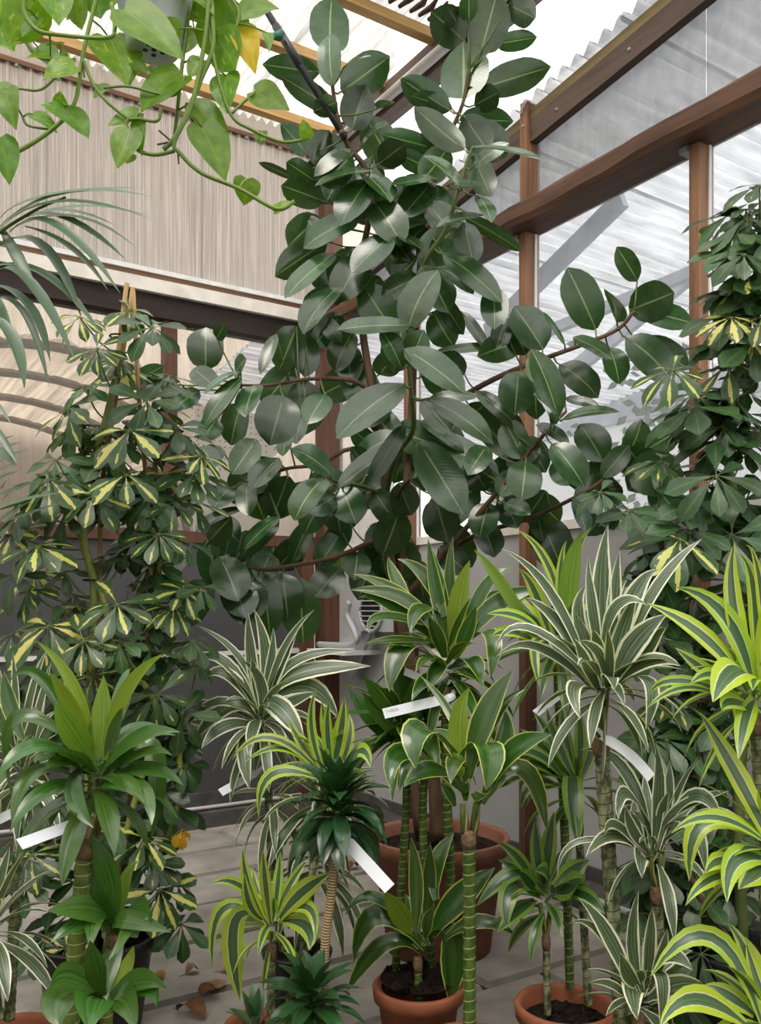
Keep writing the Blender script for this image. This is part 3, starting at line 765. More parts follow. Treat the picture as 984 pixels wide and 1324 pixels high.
F6='''
458 186 368 -10 112 d; 525 162 490 62 74 l; 590 32 525 -76 60 d; 565 126 708 70 112 d; 600 130 767 168 72 d; 556 214 705 356 112 m
388 213 510 282 62 l; 500 244 532 362 78 d; 345 300 466 404 100 d; 338 466 254 250 88 l; 316 484 262 398 68 l; 360 406 472 432 32 d
350 476 536 450 36 l; 270 490 376 552 42 m; 320 552 422 690 94 l; 480 606 408 488 122 d; 560 586 604 474 112 d; 600 582 724 508 78 d
480 656 566 554 62 m; 560 640 738 655 155 d; 542 690 386 742 112 d; 225 530 300 642 82 d; 330 602 372 684 60 d; 395 730 425 832 56 m
170 740 252 775 50 m; 260 720 345 800 80 d; 258 265 270 362 46 l; 360 236 290 130 22 l; 236 266 178 152 74 d; 290 250 198 114 118 d
165 172 140 248 60 d; 640 600 560 700 100 d; 450 700 500 800 90 d; 300 700 230 800 80 d; 640 680 720 780 100 d; 560 760 640 830 80 d
210 640 150 720 70 d; 620 640 560 560 90 d; 700 700 640 620 90 d
'''
F4='''
655 316 655 180 126 d; 690 215 718 170 40 d; 615 312 685 372 64 m; 432 352 522 302 46 d; 766 340 645 502 54 l; 766 322 650 392 32 l
632 380 552 440 52 d; 748 336 784 282 62 m; 816 364 780 466 74 l; 770 420 735 556 86 d; 816 538 738 648 78 m; 735 690 680 757 82 m
785 676 790 782 64 m; 774 758 618 834 36 l; 886 788 764 912 64 m; 690 800 760 862 78 d; 742 808 716 908 58 d; 700 560 650 620 60 d
640 560 690 640 60 m; 690 470 640 540 60 d; 810 830 740 930 70 d; 860 900 820 985 80 d
'''
rf=random.Random(9)
for txt,ox,oy in ((F2,320,0),(F5,320,350),(F6,584,350),(F4,0,350)):
    for r in rows(txt):
        ficus_leaf(ox+r[0]/2.46,oy+r[1]/2.46,ox+r[2]/2.46,oy+r[3]/2.46,r[4]/2.46,r[5],rf)
for u0,v0,u1,v1,w_,k_ in ((243,708,194,760,50,'l'),(284,720,308,778,62,'l'),(327,748,312,808,50,'m'),(340,744,349,822,37,'m'),(388,748,392,832,46,'m'),(440,735,408,772,40,'d'),(300,750,318,800,46,'d'),(365,742,372,800,42,'d'),(270,700,300,668,36,'d')):
    ficus_leaf(u0,v0,u1,v1,w_,k_,rf,-.02 if k_!='l' else -.08)
for u0,v0,u1,v1,w_,k_ in ((478,232,440,292,40,'m'),(484,262,520,318,42,'m'),(470,225,505,262,36,'l'),(552,262,590,318,42,'m'),(550,292,508,342,42,'m'),(560,235,520,282,38,'l'),(470,332,435,392,42,'m'),(472,372,510,430,42,'d'),(455,200,415,240,34,'d'),(580,190,545,235,36,'d'),(600,150,632,196,36,'d'),(545,345,580,405,42,'m')):
    ficus_leaf(u0,v0,u1,v1,w_,k_,rf,-.10)
# more leaves deeper in the crown
for i in range(48):
    s_=rf.choice([q for q in SAMP if q[1]>120]); an=rf.uniform(0,6.28); dr=rf.uniform(10,48)
    u0=s_[0]+dr*math.cos(an); v0=s_[1]+dr*math.sin(an)*.7; l=rf.uniform(55,80); a2=math.pi/2+rf.uniform(-1.3,1.3)
    ficus_leaf(u0,v0,u0+l*math.cos(a2),v0+l*math.sin(a2),l*rf.uniform(.5,.62),'d',rf,rf.uniform(.06,.24))
# yellowing leaf low in the crown
yl=ficus_leaf(437,706,430,748,24,'d',rf,.22); yl.data.materials[0]=M['young']

# ================================================================ umbrella trees
def leaflet_mesh(mat,seed,sagv):
    rnd=random.Random(seed); pts=[Vector((t,0,-sagv*t*t)) for t in [i/6 for i in range(7)]]
    b=MB(); random.seed(seed); blade(b,pts,.47,PR_SCH,UP,.12,2,0,.03); return b.mesh('leaflet',mat,(0,0,0),True)
LFM={}
for key in ('scheff','scheffvar','yellowleaf'):
    LFM[key]=[leaflet_mesh(M[key],s,sv) for s,sv in ((1,.08),(2,.2),(3,.32))]
def umbrella(root,stem,hubs,D0,varieg,seed,nsep=36,sepset=None):
    rnd=random.Random(seed); nleaf=0
    order=sorted(range(len(hubs)),key=lambda i:-hubs[i][2]); sep=set(order[:nsep])
    for hi,h in enumerate(hubs):
        u,v,r=h[:3]; D=D0+(h[3] if len(h)>3 else rnd.uniform(-.16,.14)); opt=h[4] if len(h)>4 else ''
        hub=P(u,v,D); tgt=min(stem,key=lambda p:(p-hub-Vector((0,0,-.10))).length)
        out=hub-tgt; out.z=0; out=out.normalized() if out.length>1e-3 else -FW
        ax=(UP*rnd.uniform(.45,.9)+out*rnd.uniform(.1,.5)-FW*rnd.uniform(.25,.65)).normalized()
        b=MB(); b.tube(smooth_poly([tgt,(tgt+hub)/2+Vector((0,0,-.02)),hub],3),[.0032]*7,5)
        X=ax.cross(Vector((.3,.5,.2))).normalized(); Y=ax.cross(X)
        n=5 if 'y' in opt else rnd.choice((7,8,8,9)); a0=rnd.random()*6; R=r*1.15/F*D; parts=[]
        for i in range(n):
            a=a0+2*math.pi*i/n+rnd.uniform(-.12,.12); lift=rnd.uniform(-1.8,-.8) if 'y' in opt else rnd.uniform(-.45,.25)
            d=(X*math.cos(a)+Y*math.sin(a)+ax*lift-UP*.18).normalized()
            nz=(ax-d*ax.dot(d)).normalized(); yv=nz.cross(d)
            ll=R*rnd.uniform(.82,1.12)*(1.0+.1*math.cos(a)); ro=Matrix((d,yv,nz)).transposed()
            p0=hub+d*(R*.14); parts.append((p0,ro,ll))
            b.tube([hub,p0],.0016,4)
        lf=b.mesh('leaf',[M['petiole'],M['scheff']],hub); 
        key='scheff'
        if 'y' in opt: key='yellowleaf'
        elif 'v' in opt or (rnd.random()<varieg and 'g' not in opt): key='scheffvar'
        if hi in sep:
            o=link(bpy.data.objects.new('leaf',lf),root,hub)
            for (p0,ro,ll) in parts:
                c=bpy.data.objects.new('leaflet',rnd.choice(LFM[key])); link(c,o,p0)
                c.rotation_euler=ro.to_euler(); c.scale=(ll,ll*rnd.uniform(.9,1.15),ll)
        else:
            bb=MB(); bb.v=list(b.v); bb.f=list(b.f); bb.uv=list(b.uv); bb.mi=list(b.mi)
            for (p0,ro,ll) in parts:
                src=rnd.choice(LFM[key]); vs=[p0+ro@(vx.co*ll) for vx in src.vertices]
                uvs=[None]*len(vs); uvd=src.uv_layers[0].data
                for poly in src.polygons:
                    for li in poly.loop_indices: uvs[src.loops[li].vertex_index]=tuple(uvd[li].uv)
                bb.add(vs,[tuple(p.vertices) for p in src.polygons],uvs,1)
            bb.obj('leaf',[M['petiole'],M[key]],root,org=hub,smooth=True)
# left: variegated, tied to bamboo stakes
LD=3.2; lb=P(124,1215,LD); lbase=Vector((lb.x,lb.y,0))
UL=empty('umbrella_tree',lbase,'tall umbrella tree with yellow splashed leaves tied to bamboo stakes in a black pot','plant')
pot('pot',lbase,.215,.33,M['blackpot'],UL,.03,True,.035,36,.05)
st=smooth_poly([P(118,1230,LD),P(116,1080,LD),P(117,940,LD),P(119,840,LD),P(122,760,LD),P(108,700,LD-.02),P(107,650,LD-.02),P(120,600,LD),P(140,530,LD),P(152,470,LD),P(160,425,LD),P(162,400,LD)],5)
n=len(st); MB().tube(st,[lerp(.020,.009,i/(n-1)) for i in range(n)],9).obj('stem',M['schefstem'],UL,smooth=True)
st2=smooth_poly([P(135,1235,LD-.05),P(160,1090,LD-.06),P(200,940,LD-.08),P(190,890,LD-.06),P(150,830,LD-.02),P(127,750,LD-.02)],5)
MB().tube(st2,.011,8).obj('stem',M['schefstem'],UL,smooth=True)
st3=smooth_poly([P(150,1235,LD+.05),P(200,1120,LD+.05),P(234,1030,LD),P(232,985,LD),P(233,950,LD)],5)
MB().tube(st3,.010,8).obj('stem',M['schefstem'],UL,smooth=True)
st4=smooth_poly([P(140,1235,LD+.1),P(180,950,LD+.12),P(203,780,LD+.1),P(206,660,LD+.08),P(200,600,LD+.06)],5)
MB().tube(st4,.010,8).obj('stem',M['schefstem'],UL,smooth=True)
for a,c in (((118,1230,LD+.03),(172,372,LD+.02)),((150,1230,LD+.12),(193,800,LD+.1)),((126,1230,LD+.05),(164,366,LD-.03))):
    if c[1]>700: pts=[P(*a),P(*c),P(196,700,LD+.09),P(180,520,LD+.05),P(172,376,LD+.02)]
    else: pts=[P(*a),P(128,800,LD+.03),P(130,640,LD+.03),P(*c)]
    MB().tube(pts,.0085,8).obj('bamboo_stake',M['stake'],UL,smooth=True)
for u,v in ((119,750),(118,600),(153,435)):
    c=P(u,v,LD); b=MB()
    pts=[c+Vector((.030*math.cos(x),.030*math.sin(x),0)) for x in [2*math.pi*i/14 for i in range(15)]]
    b.tube(pts,.0035,5); b.obj('tie',M['tie'],UL)
hubsL=[(122,639,42,-.2,'v'),(63,619,48,-.15,'v'),(163,613,40,-.2,'v'),(49,706,44,-.2,'v'),(152,781,42,-.22,'v'),(62,809,48,-.25,'v'),(108,829,42,-.28,'v'),(155,829,32,-.25,'g'),
(103,410,30),(125,451,32),(109,499,32,0,'g'),(197,423,40),(168,400,30),(155,464,26),(212,493,38,0,'g'),(89,527,42),(92,553,36),(168,556,46,-.15),(136,585,42,0,'g'),(73,594,40),(190,518,42,-.1,'g'),
(260,590,36,0,'v'),(244,565,40),(228,553,36,0,'g'),(211,614,42,0,'v'),(252,612,40,0,'v'),(195,643,36),(178,665,34),(225,650,34),(30,650,40),(15,690,40),(85,660,34),
(204,898,40,-.15,'v'),(249,828,32,0,'g'),(238,763,32,0,'v'),(193,918,36,0,'v'),(162,853,34),(225,784,34,0,'v'),(121,873,36),(45,742,38),(35,763,36,-.1,'v'),(83,739,30),(15,820,40),(20,745,36),(200,730,36,.1,'g'),(175,700,34,.1,'g'),(150,720,34,.1,'g'),(205,690,34),(235,700,34,.1,'g'),(95,770,36,.1),(185,820,36,.1,'g'),(215,850,36,.1),(90,860,36),(60,840,40),
(187,1084,46,-.1,'v'),(207,1025,38,0,'g'),(238,1072,22,-.05,'y'),(207,1150,44,-.05,'v'),(235,1195,40,0,'g'),(152,1063,42,-.05,'g'),(41,1105,42),(59,1212,42,-.1,'g'),(35,1143,38),(86,1226,32,-.15,'v'),(193,1115,38,0,'g'),(20,880,40),(240,990,30,0,'g'),(70,1040,40,0,'g'),(110,1130,40,0,'g'),(150,1170,40,0,'g'),(90,1180,40,0,'g'),(160,980,38,.1,'g'),(60,960,38,.1,'g'),(260,760,30,.05,'g'),(255,860,26,.05,'g'),(220,950,30,.05,'v')]
rh=random.Random(3)
for i in range(38):
    s_=rh.choice(st[12:44]+st4[8:]+st2[6:]); d=s_-CAM; D=d.dot(FW); u=CU+d.dot(RT)/D*F; v=HV-d.z/D*F
    if v>470: hubsL.append((u+rh.uniform(-80,75),v+rh.uniform(-40,30),rh.uniform(32,42),rh.uniform(-.05,.2),rh.choice(('g','g','v'))))
for i in range(26):
    hubsL.append((rh.uniform(0,235),rh.uniform(850,1190),rh.uniform(34,44),rh.uniform(.0,.22),rh.choice(('g','g','g','v'))))
umbrella(UL,st+st2+st3+st4,hubsL,LD,.45,5)
# right: mostly green
RD=3.1; rb=P(962,1215,RD); rbase=Vector((rb.x,rb.y,0))
UR=empty('umbrella_tree',rbase,'tall mostly green umbrella tree beside the timber post of the glazed right wall','plant')
pot('pot',rbase,.20,.32,M['blackpot'],UR,.03,True,.035,32,.05)
sr=smooth_poly([P(960,1220,RD),P(955,1050,RD),P(962,900,RD),P(955,760,RD),P(952,660,RD),P(938,570,RD),P(950,500,RD),P(968,420,RD),P(980,330,RD),P(985,260,RD)],5); n=len(sr)
MB().tube(sr,[lerp(.022,.008,i/(n-1)) for i in range(n)],9).obj('stem',M['greenbark'],UR,smooth=True)
sr2=smooth_poly([P(965,1220,RD+.05),P(930,1080,RD+.08),P(905,960,RD+.1),P(890,850,RD+.08),P(870,760,RD+.05),P(850,690,RD)],5)
MB().tube(sr2,.010,8).obj('stem',M['bark'],UR,smooth=True)
sr3=smooth_poly([P(950,1225,RD-.05),P(900,1150,RD-.02),P(880,1080,RD),P(875,1000,RD+.05),P(880,940,RD+.06)],5)
MB().tube(sr3,.010,8).obj('stem',M['bark'],UR,smooth=True)
hubsR=[(982,239,34),(965,282,44),(962,328,38),(970,357,56),(955,369,46),(977,384,52),(965,432,44),(975,444,48),(870,478,38,-.1,'v'),(943,470,42,0,'v'),(895,509,48),(897,526,56,-.05,'g'),(926,615,50,-.2,'g'),(975,622,44),(854,596,38,-.05,'v'),(891,685,48,-.15,'g'),(946,692,58,-.15,'g'),(880,697,50,-.2,'v'),(902,712,38,-.1,'v'),(950,516,42),(965,535,40),(936,552,40),(813,660,32,-.25,'g'),(776,636,27,-.25,'g'),(900,650,40),(985,560,44),(985,680,44),(960,580,40),(920,660,40,.05),(985,410,40),(985,310,40),(945,410,36),(925,440,30),
(900,770,38,.05,'g'),(860,800,36,.1,'g'),(930,790,38,.05,'g'),(905,850,38,.08,'g'),(870,900,38,.1,'v'),(900,950,42,.05,'g'),(920,1000,40,.05,'g'),(880,1050,40,.05,'g'),(907,1233,46,-.1,'g'),(860,1130,38,.05,'g'),(940,1150,42,.05,'g'),(950,1080,40,0,'g'),(890,1120,40,.05,'g'),(930,930,40,.05,'g'),(960,900,40,0,'g'),(865,740,36,.1,'g'),(950,750,40,.1,'g'),(845,840,32,.15,'g'),(860,960,36,.1,'g'),(830,1180,36,.1,'g'),(890,1180,40,.05,'g'),(940,1220,40,0,'g'),(850,1010,34,.12,'g'),(880,1290,40,0,'g'),(915,1080,40,.1,'g'),(940,850,38,.1,'g'),(980,960,38,.05,'g'),(835,715,30,.1,'g')]
for i in range(44):
    s_=rh.choice(sr[8:]+sr[20:]+sr2[6:]); d=s_-CAM; D=d.dot(FW); u=CU+d.dot(RT)/D*F; v=HV-d.z/D*F
    hubsR.append((u+rh.uniform(-45,50),v+rh.uniform(-30,30),rh.uniform(34,46),rh.uniform(-.05,.22),'g'))
for i in range(46):
    hubsR.append((rh.uniform(835,990),rh.uniform(730,1290),rh.uniform(36,48),rh.uniform(.0,.30),'g'))
umbrella(UR,sr+sr2+sr3,hubsR,RD,.14,8)
# ================================================================ palm at the left edge
PD=2.7; pb=P(-145,1250,PD); pbase=Vector((pb.x,pb.y,0))
PALM=empty('potted_palm',pbase,'slender palm with long arching blue-green leaflets reaching in before the window','plant')
pot('pot',pbase,.17,.30,M['blackpot'],PALM,.03,True,.03,28,.04)
rach1=smooth_poly([pbase+Vector((0,0,.26)),P(-115,900,PD),P(-110,600,PD),P(-70,400,PD),P(-20,318,PD-.03),P(40,275,PD-.05),P(85,255,PD-.06)],5)
f1=MB().tube(rach1,[lerp(.012,.003,i/(len(rach1)-1)) for i in range(len(rach1))],7).obj('frond',M['petiole'],PALM,org=rach1[0],smooth=True)
rach2=smooth_poly([pbase+Vector((.02,0,.26)),P(-95,1000,PD+.05),P(-90,760,PD+.15),P(-50,680,PD+.25),P(10,655,PD+.32),P(75,640,PD+.38)],5)
f2=MB().tube(rach2,[lerp(.010,.003,i/(len(rach2)-1)) for i in range(len(rach2))],7).obj('frond',M['petiole'],PALM,org=rach2[0],smooth=True)
def palm_leaflets(par,data,ox,oy,s,D,mat=None):
    rnd=random.Random(4)
    for bx,by,mx,my,tx,ty,wd in data:
        d=D+rnd.uniform(-.06,.06); a,m,t=[P(ox+x/s,oy+y/s,q) for x,y,q in ((bx,by,d),(mx,my,d-.02),(tx,ty,d-.04))]
        nh=UP*.7-FW*.6+RT*rnd.uniform(-.3,.3)
        W=view_width((t-a).normalized(),nh,wd*1.15/s/F*D)
        leaf_obj(par,bez(a,m,t,9),W,PR_PALM,nh,M['palm'],.3,0,'leaflet',cols=2)
palm_leaflets(f1,[(-20,250,250,100,630,110,28),(-10,230,150,115,605,70,22),(0,240,250,130,630,205,24),(10,235,300,150,620,190,18),(60,215,250,165,470,225,20),(70,215,260,195,520,372,28),
(40,255,230,225,490,502,32),(100,230,290,320,440,490,24),(-20,325,165,305,332,602,36),(-30,395,190,430,412,670,30),(-30,430,110,445,305,770,36),(-10,470,125,565,205,782,32),(-20,525,105,590,200,882,26),(-50,590,55,690,100,892,42),(10,245,80,370,147,482,44),(-30,920,10,980,50,1040,12),(-60,470,-20,520,60,700,30),(40,245,300,190,560,320,18)],0,220,3.154,PD-.03)
palm_leaflets(f2,[(-60,120,20,50,90,18,22),(-60,170,50,90,135,62,24),(-60,230,60,150,190,104,26),(-60,280,40,220,150,188,26),(-60,340,20,280,120,245,26),(-60,420,60,370,200,330,24),(-60,520,100,440,390,380,26),(40,560,220,500,400,440,22),(-60,700,40,600,160,480,40),(-60,620,60,520,200,430,36)],0,560,4.92,PD+.3)
palm_leaflets(f2,[(-40,-60,30,60,112,192,40),(-40,80,20,130,104,214,40),(-60,380,10,350,40,300,30)],0,560,4.92,PD+.05)

# ================================================================ hanging pothos
HD=1.9
pt=P(199,66,HD); pc=Vector((pt.x,pt.y,pt.z))
POTH=empty('hanging_pothos',pc,'pothos trailing yellow-green heart leaves from a hanging white plastic pot','plant')
M['whitepot']=plain('white_plastic_pot',(.55,.58,.60),.45,.4,5,.1)
b=MB(); b.lathe([(0,.004),(.042,.004),(.046,.0),(.052,.0),(.058,.008),(.098,.20),(.104,.20),(.108,.225),(.100,.225),(.094,.20)],32,pc)
hp=b.obj('pot',M['whitepot'],POTH,org=pc,smooth=True)
for i in range(6):
    a=i*math.pi/3; rr=.0 if i==5 else .019
    c=pc+Vector((rr*math.cos(a*1.2),rr*math.sin(a*1.2),.0018))
    MB().lathe([(0,0),(.0055,0),(.0055,.001)],10,c).obj('drain_hole',M['black'],hp)
MB().lathe([(0,.205),(.096,.20)],20,pc).obj('soil',M['soil'],hp)
for i in range(3):
    a=i*2.094+.4; MB().tube([pc+Vector((.103*math.cos(a),.103*math.sin(a),.22)),pc+Vector((0,0,.75))],.0018,5).obj('hanger_wire',M['tie'],POTH)
MB().tube([pc+Vector((0,0,.75)),Vector((pc.x,pc.y,5.04))],.0022,5).obj('hanger_wire',M['tie'],POTH)
rp=random.Random(12)
VSAMP=[]
def vine(pl,r=.0042,D=HD,mat='vine',dz=0):
    pts=smooth_poly([P(x/2.46,y/2.46,D+dz*i/len(pl)) for i,(x,y) in enumerate(pl)],5)
    for p in pts: VSAMP.append(p)
    return MB().tube(pts,r,6).obj('vine',M[mat],POTH,org=pts[0],smooth=True)
top=(480,-300)
vine([(480,-140),(420,-160),(330,-60),(290,60),(262,185),(240,320),(180,400),(60,480),(-30,500)],.0046,HD-.05)
vine([(380,-170),(120,-150),(30,-10),(60,90),(110,170),(160,190),(240,190)],.0042,HD+.02)
vine([(400,-150),(200,-140),(80,0),(110,90),(200,112),(340,120),(365,90),(355,10)],.0046,HD-.08)
vine([(262,185),(310,290),(400,372),(440,378),(500,385),(512,345)],.0036,HD-.05)
vine([(600,-150),(660,-100),(655,100),(610,330),(555,450),(575,490),(640,550),(760,600),(880,665),(936,640)],.0046,HD-.06)
vine([(640,-120),(680,120),(640,250),(590,370),(555,440),(520,475)],.0055,HD-.05)
vine([(555,480),(490,492),(430,470),(402,400),(410,380)],.0042,HD-.05)
vine([(330,280),(410,275),(500,298),(560,300),(590,240)],.0030,HD-.04)
vine([(660,60),(690,230),(735,365),(800,412),(900,452),(990,438)],.0036,HD-.05)
vine([(738,360),(775,325),(812,293)],.0028,HD-.05)
vine([(-20,285),(60,282),(130,285),(190,232)],.0030,HD)
vine([(72,372),(90,400),(160,412)],.0026,HD-.03)
vine([(-20,455),(20,470),(45,482)],.0028,HD-.03)
vine([(560,-140),(600,0),(580,200),(556,430)],.0042,HD+.0)
vine([(700,-110),(730,-20),(760,40),(750,90)],.0034,HD-.04)
for a_ in ((545,450,505,415),(550,450,500,460),(565,475,568,520),(262,190,268,245)):
    MB().tube([P(a_[0]/2.46,a_[1]/2.46,HD-.05),P(a_[2]/2.46,a_[3]/2.46,HD-.06)],.002,5).obj('root_stub',M['bark'],POTH)
PL='''
110 0 20 142 116 0; 170 -25 188 82 92 0; 225 -25 262 96 72 0; 350 122 412 276 132 0; 396 30 585 190 130 2; 572 92 485 72 32 0; 630 62 765 128 112 0
690 118 752 222 104 0; 758 45 888 30 112 0; 850 105 856 166 32 0; 576 240 448 362 132 0; 718 238 722 362 88 0; 806 292 920 352 108 0
618 330 732 462 82 0; 642 402 718 575 104 0; 442 358 342 402 58 0; 415 415 372 536 88 0; 440 382 452 498 46 0; 420 490 402 522 32 0; 352 275 298 314 52 0
190 140 150 146 42 0; 162 180 80 184 48 0; 195 170 226 206 38 0; 238 210 135 255 82 0; 195 340 190 288 66 0; 240 385 126 332 62 0; 210 350 282 440 72 0
-15 275 58 328 58 0; 20 285 52 414 74 0; 105 362 182 424 46 0; 2 436 30 588 74 0; 785 568 776 654 84 0; 872 672 936 642 32 0; 828 420 832 464 42 0
610 -20 680 46 62 0; 700 -20 745 62 64 0; 978 440 962 378 40 0; 425 200 472 240 42 0; 300 -30 320 60 80 0; 480 -40 560 60 120 1; 60 -40 120 60 100 1; 560 -20 620 60 80 1; 120 60 70 120 60 0; 800 -30 840 40 70 1; 640 190 600 250 60 0; 500 210 560 280 80 1; 150 -70 95 65 120 1; 40 -90 -10 60 130 1; 250 -80 215 65 112 1; 330 -70 300 45 104 1; 680 -50 640 62 104 1; -30 50 45 165 110 1; 120 150 190 230 70 1; 620 100 560 190 90 1; 700 60 800 130 90 1; 850 -40 800 60 80 1
'''
for ln in PL.strip().splitlines():
    for it in ln.split(';'):
        q=[float(x) for x in it.split()]
        D=HD+(-.03,.12,-.17)[int(q[5])]+rp.uniform(-.05,.04); a=P(q[0]/2.46,q[1]/2.46,D); t=P(q[2]/2.46,q[3]/2.46,D+rp.uniform(-.03,.02))
        nh=-FW*.8+UP*.45+RT*rp.uniform(-.4,.4); T=(t-a).normalized()
        if q[1]<120 and rp.random()<.5: nh=FW*.6+UP*.6
        W=view_width(T,nh,q[4]*1.15/2.46/F*D); L=(t-a).length; W=min(W,L*1.15)
        nn=(nh-T*nh.dot(T)).normalized(); mid=(a+t)/2+nn*L*rp.uniform(.02,.10)
        b=MB(); pts=bez(a,mid,t,12); blade(b,pts,W,PR_HEART,nh,.14,6,.09,.02)
        near=min(VSAMP,key=lambda p:(p-a).length)
        if .004<(near-a).length<.16: b.tube([near,(near+a)/2+UP*.004,a+(t-a)*.02],[.0022,.002,.0016],5,1)
        b.obj('leaf',[M['pothos'],M['vine']],POTH,org=a,smooth=True)
a=P(770/2.46,88/2.46,HD-.02); t=P(812/2.46,236/2.46,HD-.03); b=MB(); nh=-FW*.8+UP*.4
blade(b,bez(a,(a+t)/2-FW*.01,t,8),.062,PR_HEART,nh,.2,4,.12,.03); ylf=b.obj('leaf',M['yellowleaf'],POTH,org=a,smooth=True); ylf['label']='yellowed orange pothos leaf'

# ================================================================ black rod with green clip
M['rod']=plain('black_rod',(.022,.023,.026),.35,.5)
M['clipgreen']=plain('green_plastic_clip',(.02,.14,.08),.4,.5)
ra=P(446,178,3.82); rb_=P(352,26,3.9); rd=(rb_-ra); rtop=ra+rd*((5.05-ra.z)/rd.z)
b=MB(); b.tube([ra,ra.lerp(rtop,.5),rtop],.0145,10); RO=b.obj('support_rod',M['rod'],smooth=True)
tag(RO,'black rod with a green clip slanting from the roof to the rubber plant','rod')
c0=ra.lerp(rb_,.62); b=MB(); b.tube([ra.lerp(rb_,.60),ra.lerp(rb_,.95)],[.019,.019],10); b.obj('sleeve',M['rod'],RO,smooth=True)
cp=P(360,47,3.84); b=MB(); b.tube([cp-RT*.03+UP*.0,cp,cp+RT*.02+UP*.02],[.012,.022,.015],8); b.tube([cp-RT*.03,cp-RT*.045-UP*.02],[.012,.006],8); b.obj('clip',M['clipgreen'],RO,smooth=True)
b=MB(); e=ra.lerp(rb_,.03); b.tube([e,ra.lerp(rb_,.05)],.016,10); b.obj('ring',M['scar'],RO)

# ================================================================ dragon trees
def plant(name,u,v,D,label,pr,ph,mat,group=None,**kw):
    p=P(u,v,D); base=Vector((p.x,p.y,0)); e=empty(name,base,label,'plant',group)
    pot('pot',base,pr,ph,mat,e,**kw); return e
# --- K: yellow edged, four canes, terracotta pot
random.seed(31); KD=3.0
K=plant('dragon_tree',541,1275,KD,'yellow-edged dragon tree with four green canes in a bright terracotta pot heaped with bark',.152,.235,M['terra'],sd=-.02,bumps=2.4)
k1=cane(K,[P(541,1298,KD-.06),P(541,1262,KD-.06),P(540,1238,KD-.06)],.0135,M['cane_green'])
head(k1,(450,984),2.894,KD-.08,[(250,640,255,450,235,283,58),(290,620,302,480,306,306,58),(330,520,330,390,396,268,62),(250,660,185,560,136,488,78,'y'),(270,640,240,560,212,494,38),(315,650,400,530,550,398,92,'f'),(360,668,490,600,628,652,46,'f'),
(290,700,110,575,20,764,78,'f'),(270,715,140,682,-5,862,60,'f'),(312,660,385,660,380,908,112,'f'),(250,650,100,508,-12,578,42,'b'),(290,660,300,600,325,540,40),(270,700,230,640,200,600,50,'b'),(300,690,260,600,285,500,60,'b')],M['edge'],.27,seed=2)
k2=cane(K,[P(586,1285,KD-.02),P(583,1150,KD),P(578,1030,KD),P(576,890,KD)],.0165,M['cane_green'])
head(k2,(450,680),2.894,KD,[(385,480,330,250,300,48,56,'b'),(380,470,345,230,312,82,50),(360,340,290,190,185,124,56),(390,450,380,220,392,38,46,'b'),(395,480,412,280,456,128,76,'y'),(430,430,520,220,622,164,52),(420,440,490,300,592,240,46),(430,440,560,290,722,238,72,'f'),
(340,440,220,280,8,240,56,'f'),(330,430,150,290,45,268,56,'b'),(330,380,190,250,18,180,46,'b'),(240,300,180,200,150,115,50,'b'),(345,330,265,312,235,402,52,'f'),(330,380,130,338,80,402,36,'f'),(310,485,205,450,156,622,78,'f'),(440,440,535,405,530,572,62,'f'),(330,440,180,425,42,452,26,'f'),
(380,500,320,420,330,320,60),(400,500,450,380,480,300,60),(370,510,330,540,300,620,60,'f'),(400,520,460,500,500,590,50,'f')],M['edge'],.30,seed=3)
rosette(k2,P(577,868,KD),26,.25,.052,M['edge'],(70,-25),(.4,1.8),5)
k3=cane(K,[P(511,1262,KD+.06),P(520,1130,KD+.07),P(526,1020,KD+.08),P(522,965,KD+.08)],.0145,M['cane_green'])
rosette(k3,P(520,935,KD+.08),26,.27,.055,M['green'],(75,-20),(.4,1.7),8,[M['edge'],M['green']])
head(k3,(450,680),2.894,KD+.06,[(262,780,238,680,242,572,78),(230,800,200,740,180,680,80),(200,800,120,760,0,600,60),(240,790,150,740,50,620,60),(350,830,150,795,44,816,32,'f'),(200,700,110,640,60,560,60)],M['green'],.28,seed=4)
k4=cane(K,[P(560,1258,KD+.05),P(550,1150,KD+.06),P(547,1040,KD+.07),P(552,960,KD+.07)],.0145,M['cane_green'])
rosette(k4,P(552,940,KD+.07),20,.24,.05,M['edge'],(70,-20),(.4,1.7),17)
# --- J: one straight cane before the bark-heaped pot
random.seed(32); JD=2.62
J=plant('dragon_tree',607,1350,JD,'dragon tree with one long straight ringed green cane and yellow leaf edges',.14,.22,M['terra'])
j1=cane(J,[P(607,1372,JD),P(607,1250,JD),P(607,1150,JD),P(606,1075,JD)],.0190,M['cane_green'],.030)
for a,c in (((601,1080),(599,1040)),((612,1080),(618,1030))):
    MB().tube([P(*a,JD),P((a[0]+c[0])/2,(a[1]+c[1])/2,JD),P(*c,JD)],[.012,.013,.010],8).obj('sprout',M['cane_light'],j1,smooth=True)
head(j1,(450,680),2.894,JD,[(435,950,412,740,456,603,78,'y'),(450,940,520,700,622,538,88),(480,900,560,700,668,608,42),(520,965,585,820,588,688,78),(545,960,620,840,762,780,62,'f'),(430,860,525,830,515,988,88,'f'),(400,850,270,760,254,908,62,'f'),(340,905,190,850,164,990,68,'f'),
(400,945,300,912,208,978,56,'f'),(400,870,380,800,330,760,60,'b'),(430,960,470,860,480,780,60,'b'),(430,900,400,880,385,965,40,'f'),(470,1000,520,1020,560,960,40,'f'),(440,1000,400,950,350,930,50,'b'),(430,860,380,700,270,560,34,'b')],M['edge'],.30,seed=6)
head(j1,(450,984),2.894,JD,[(525,130,655,30,745,268,72,'f'),(400,170,380,120,345,80,40,'b'),(440,150,430,80,400,40,50,'b'),(500,160,560,60,620,20,60,'b')],M['edge'],.30,seed=7)
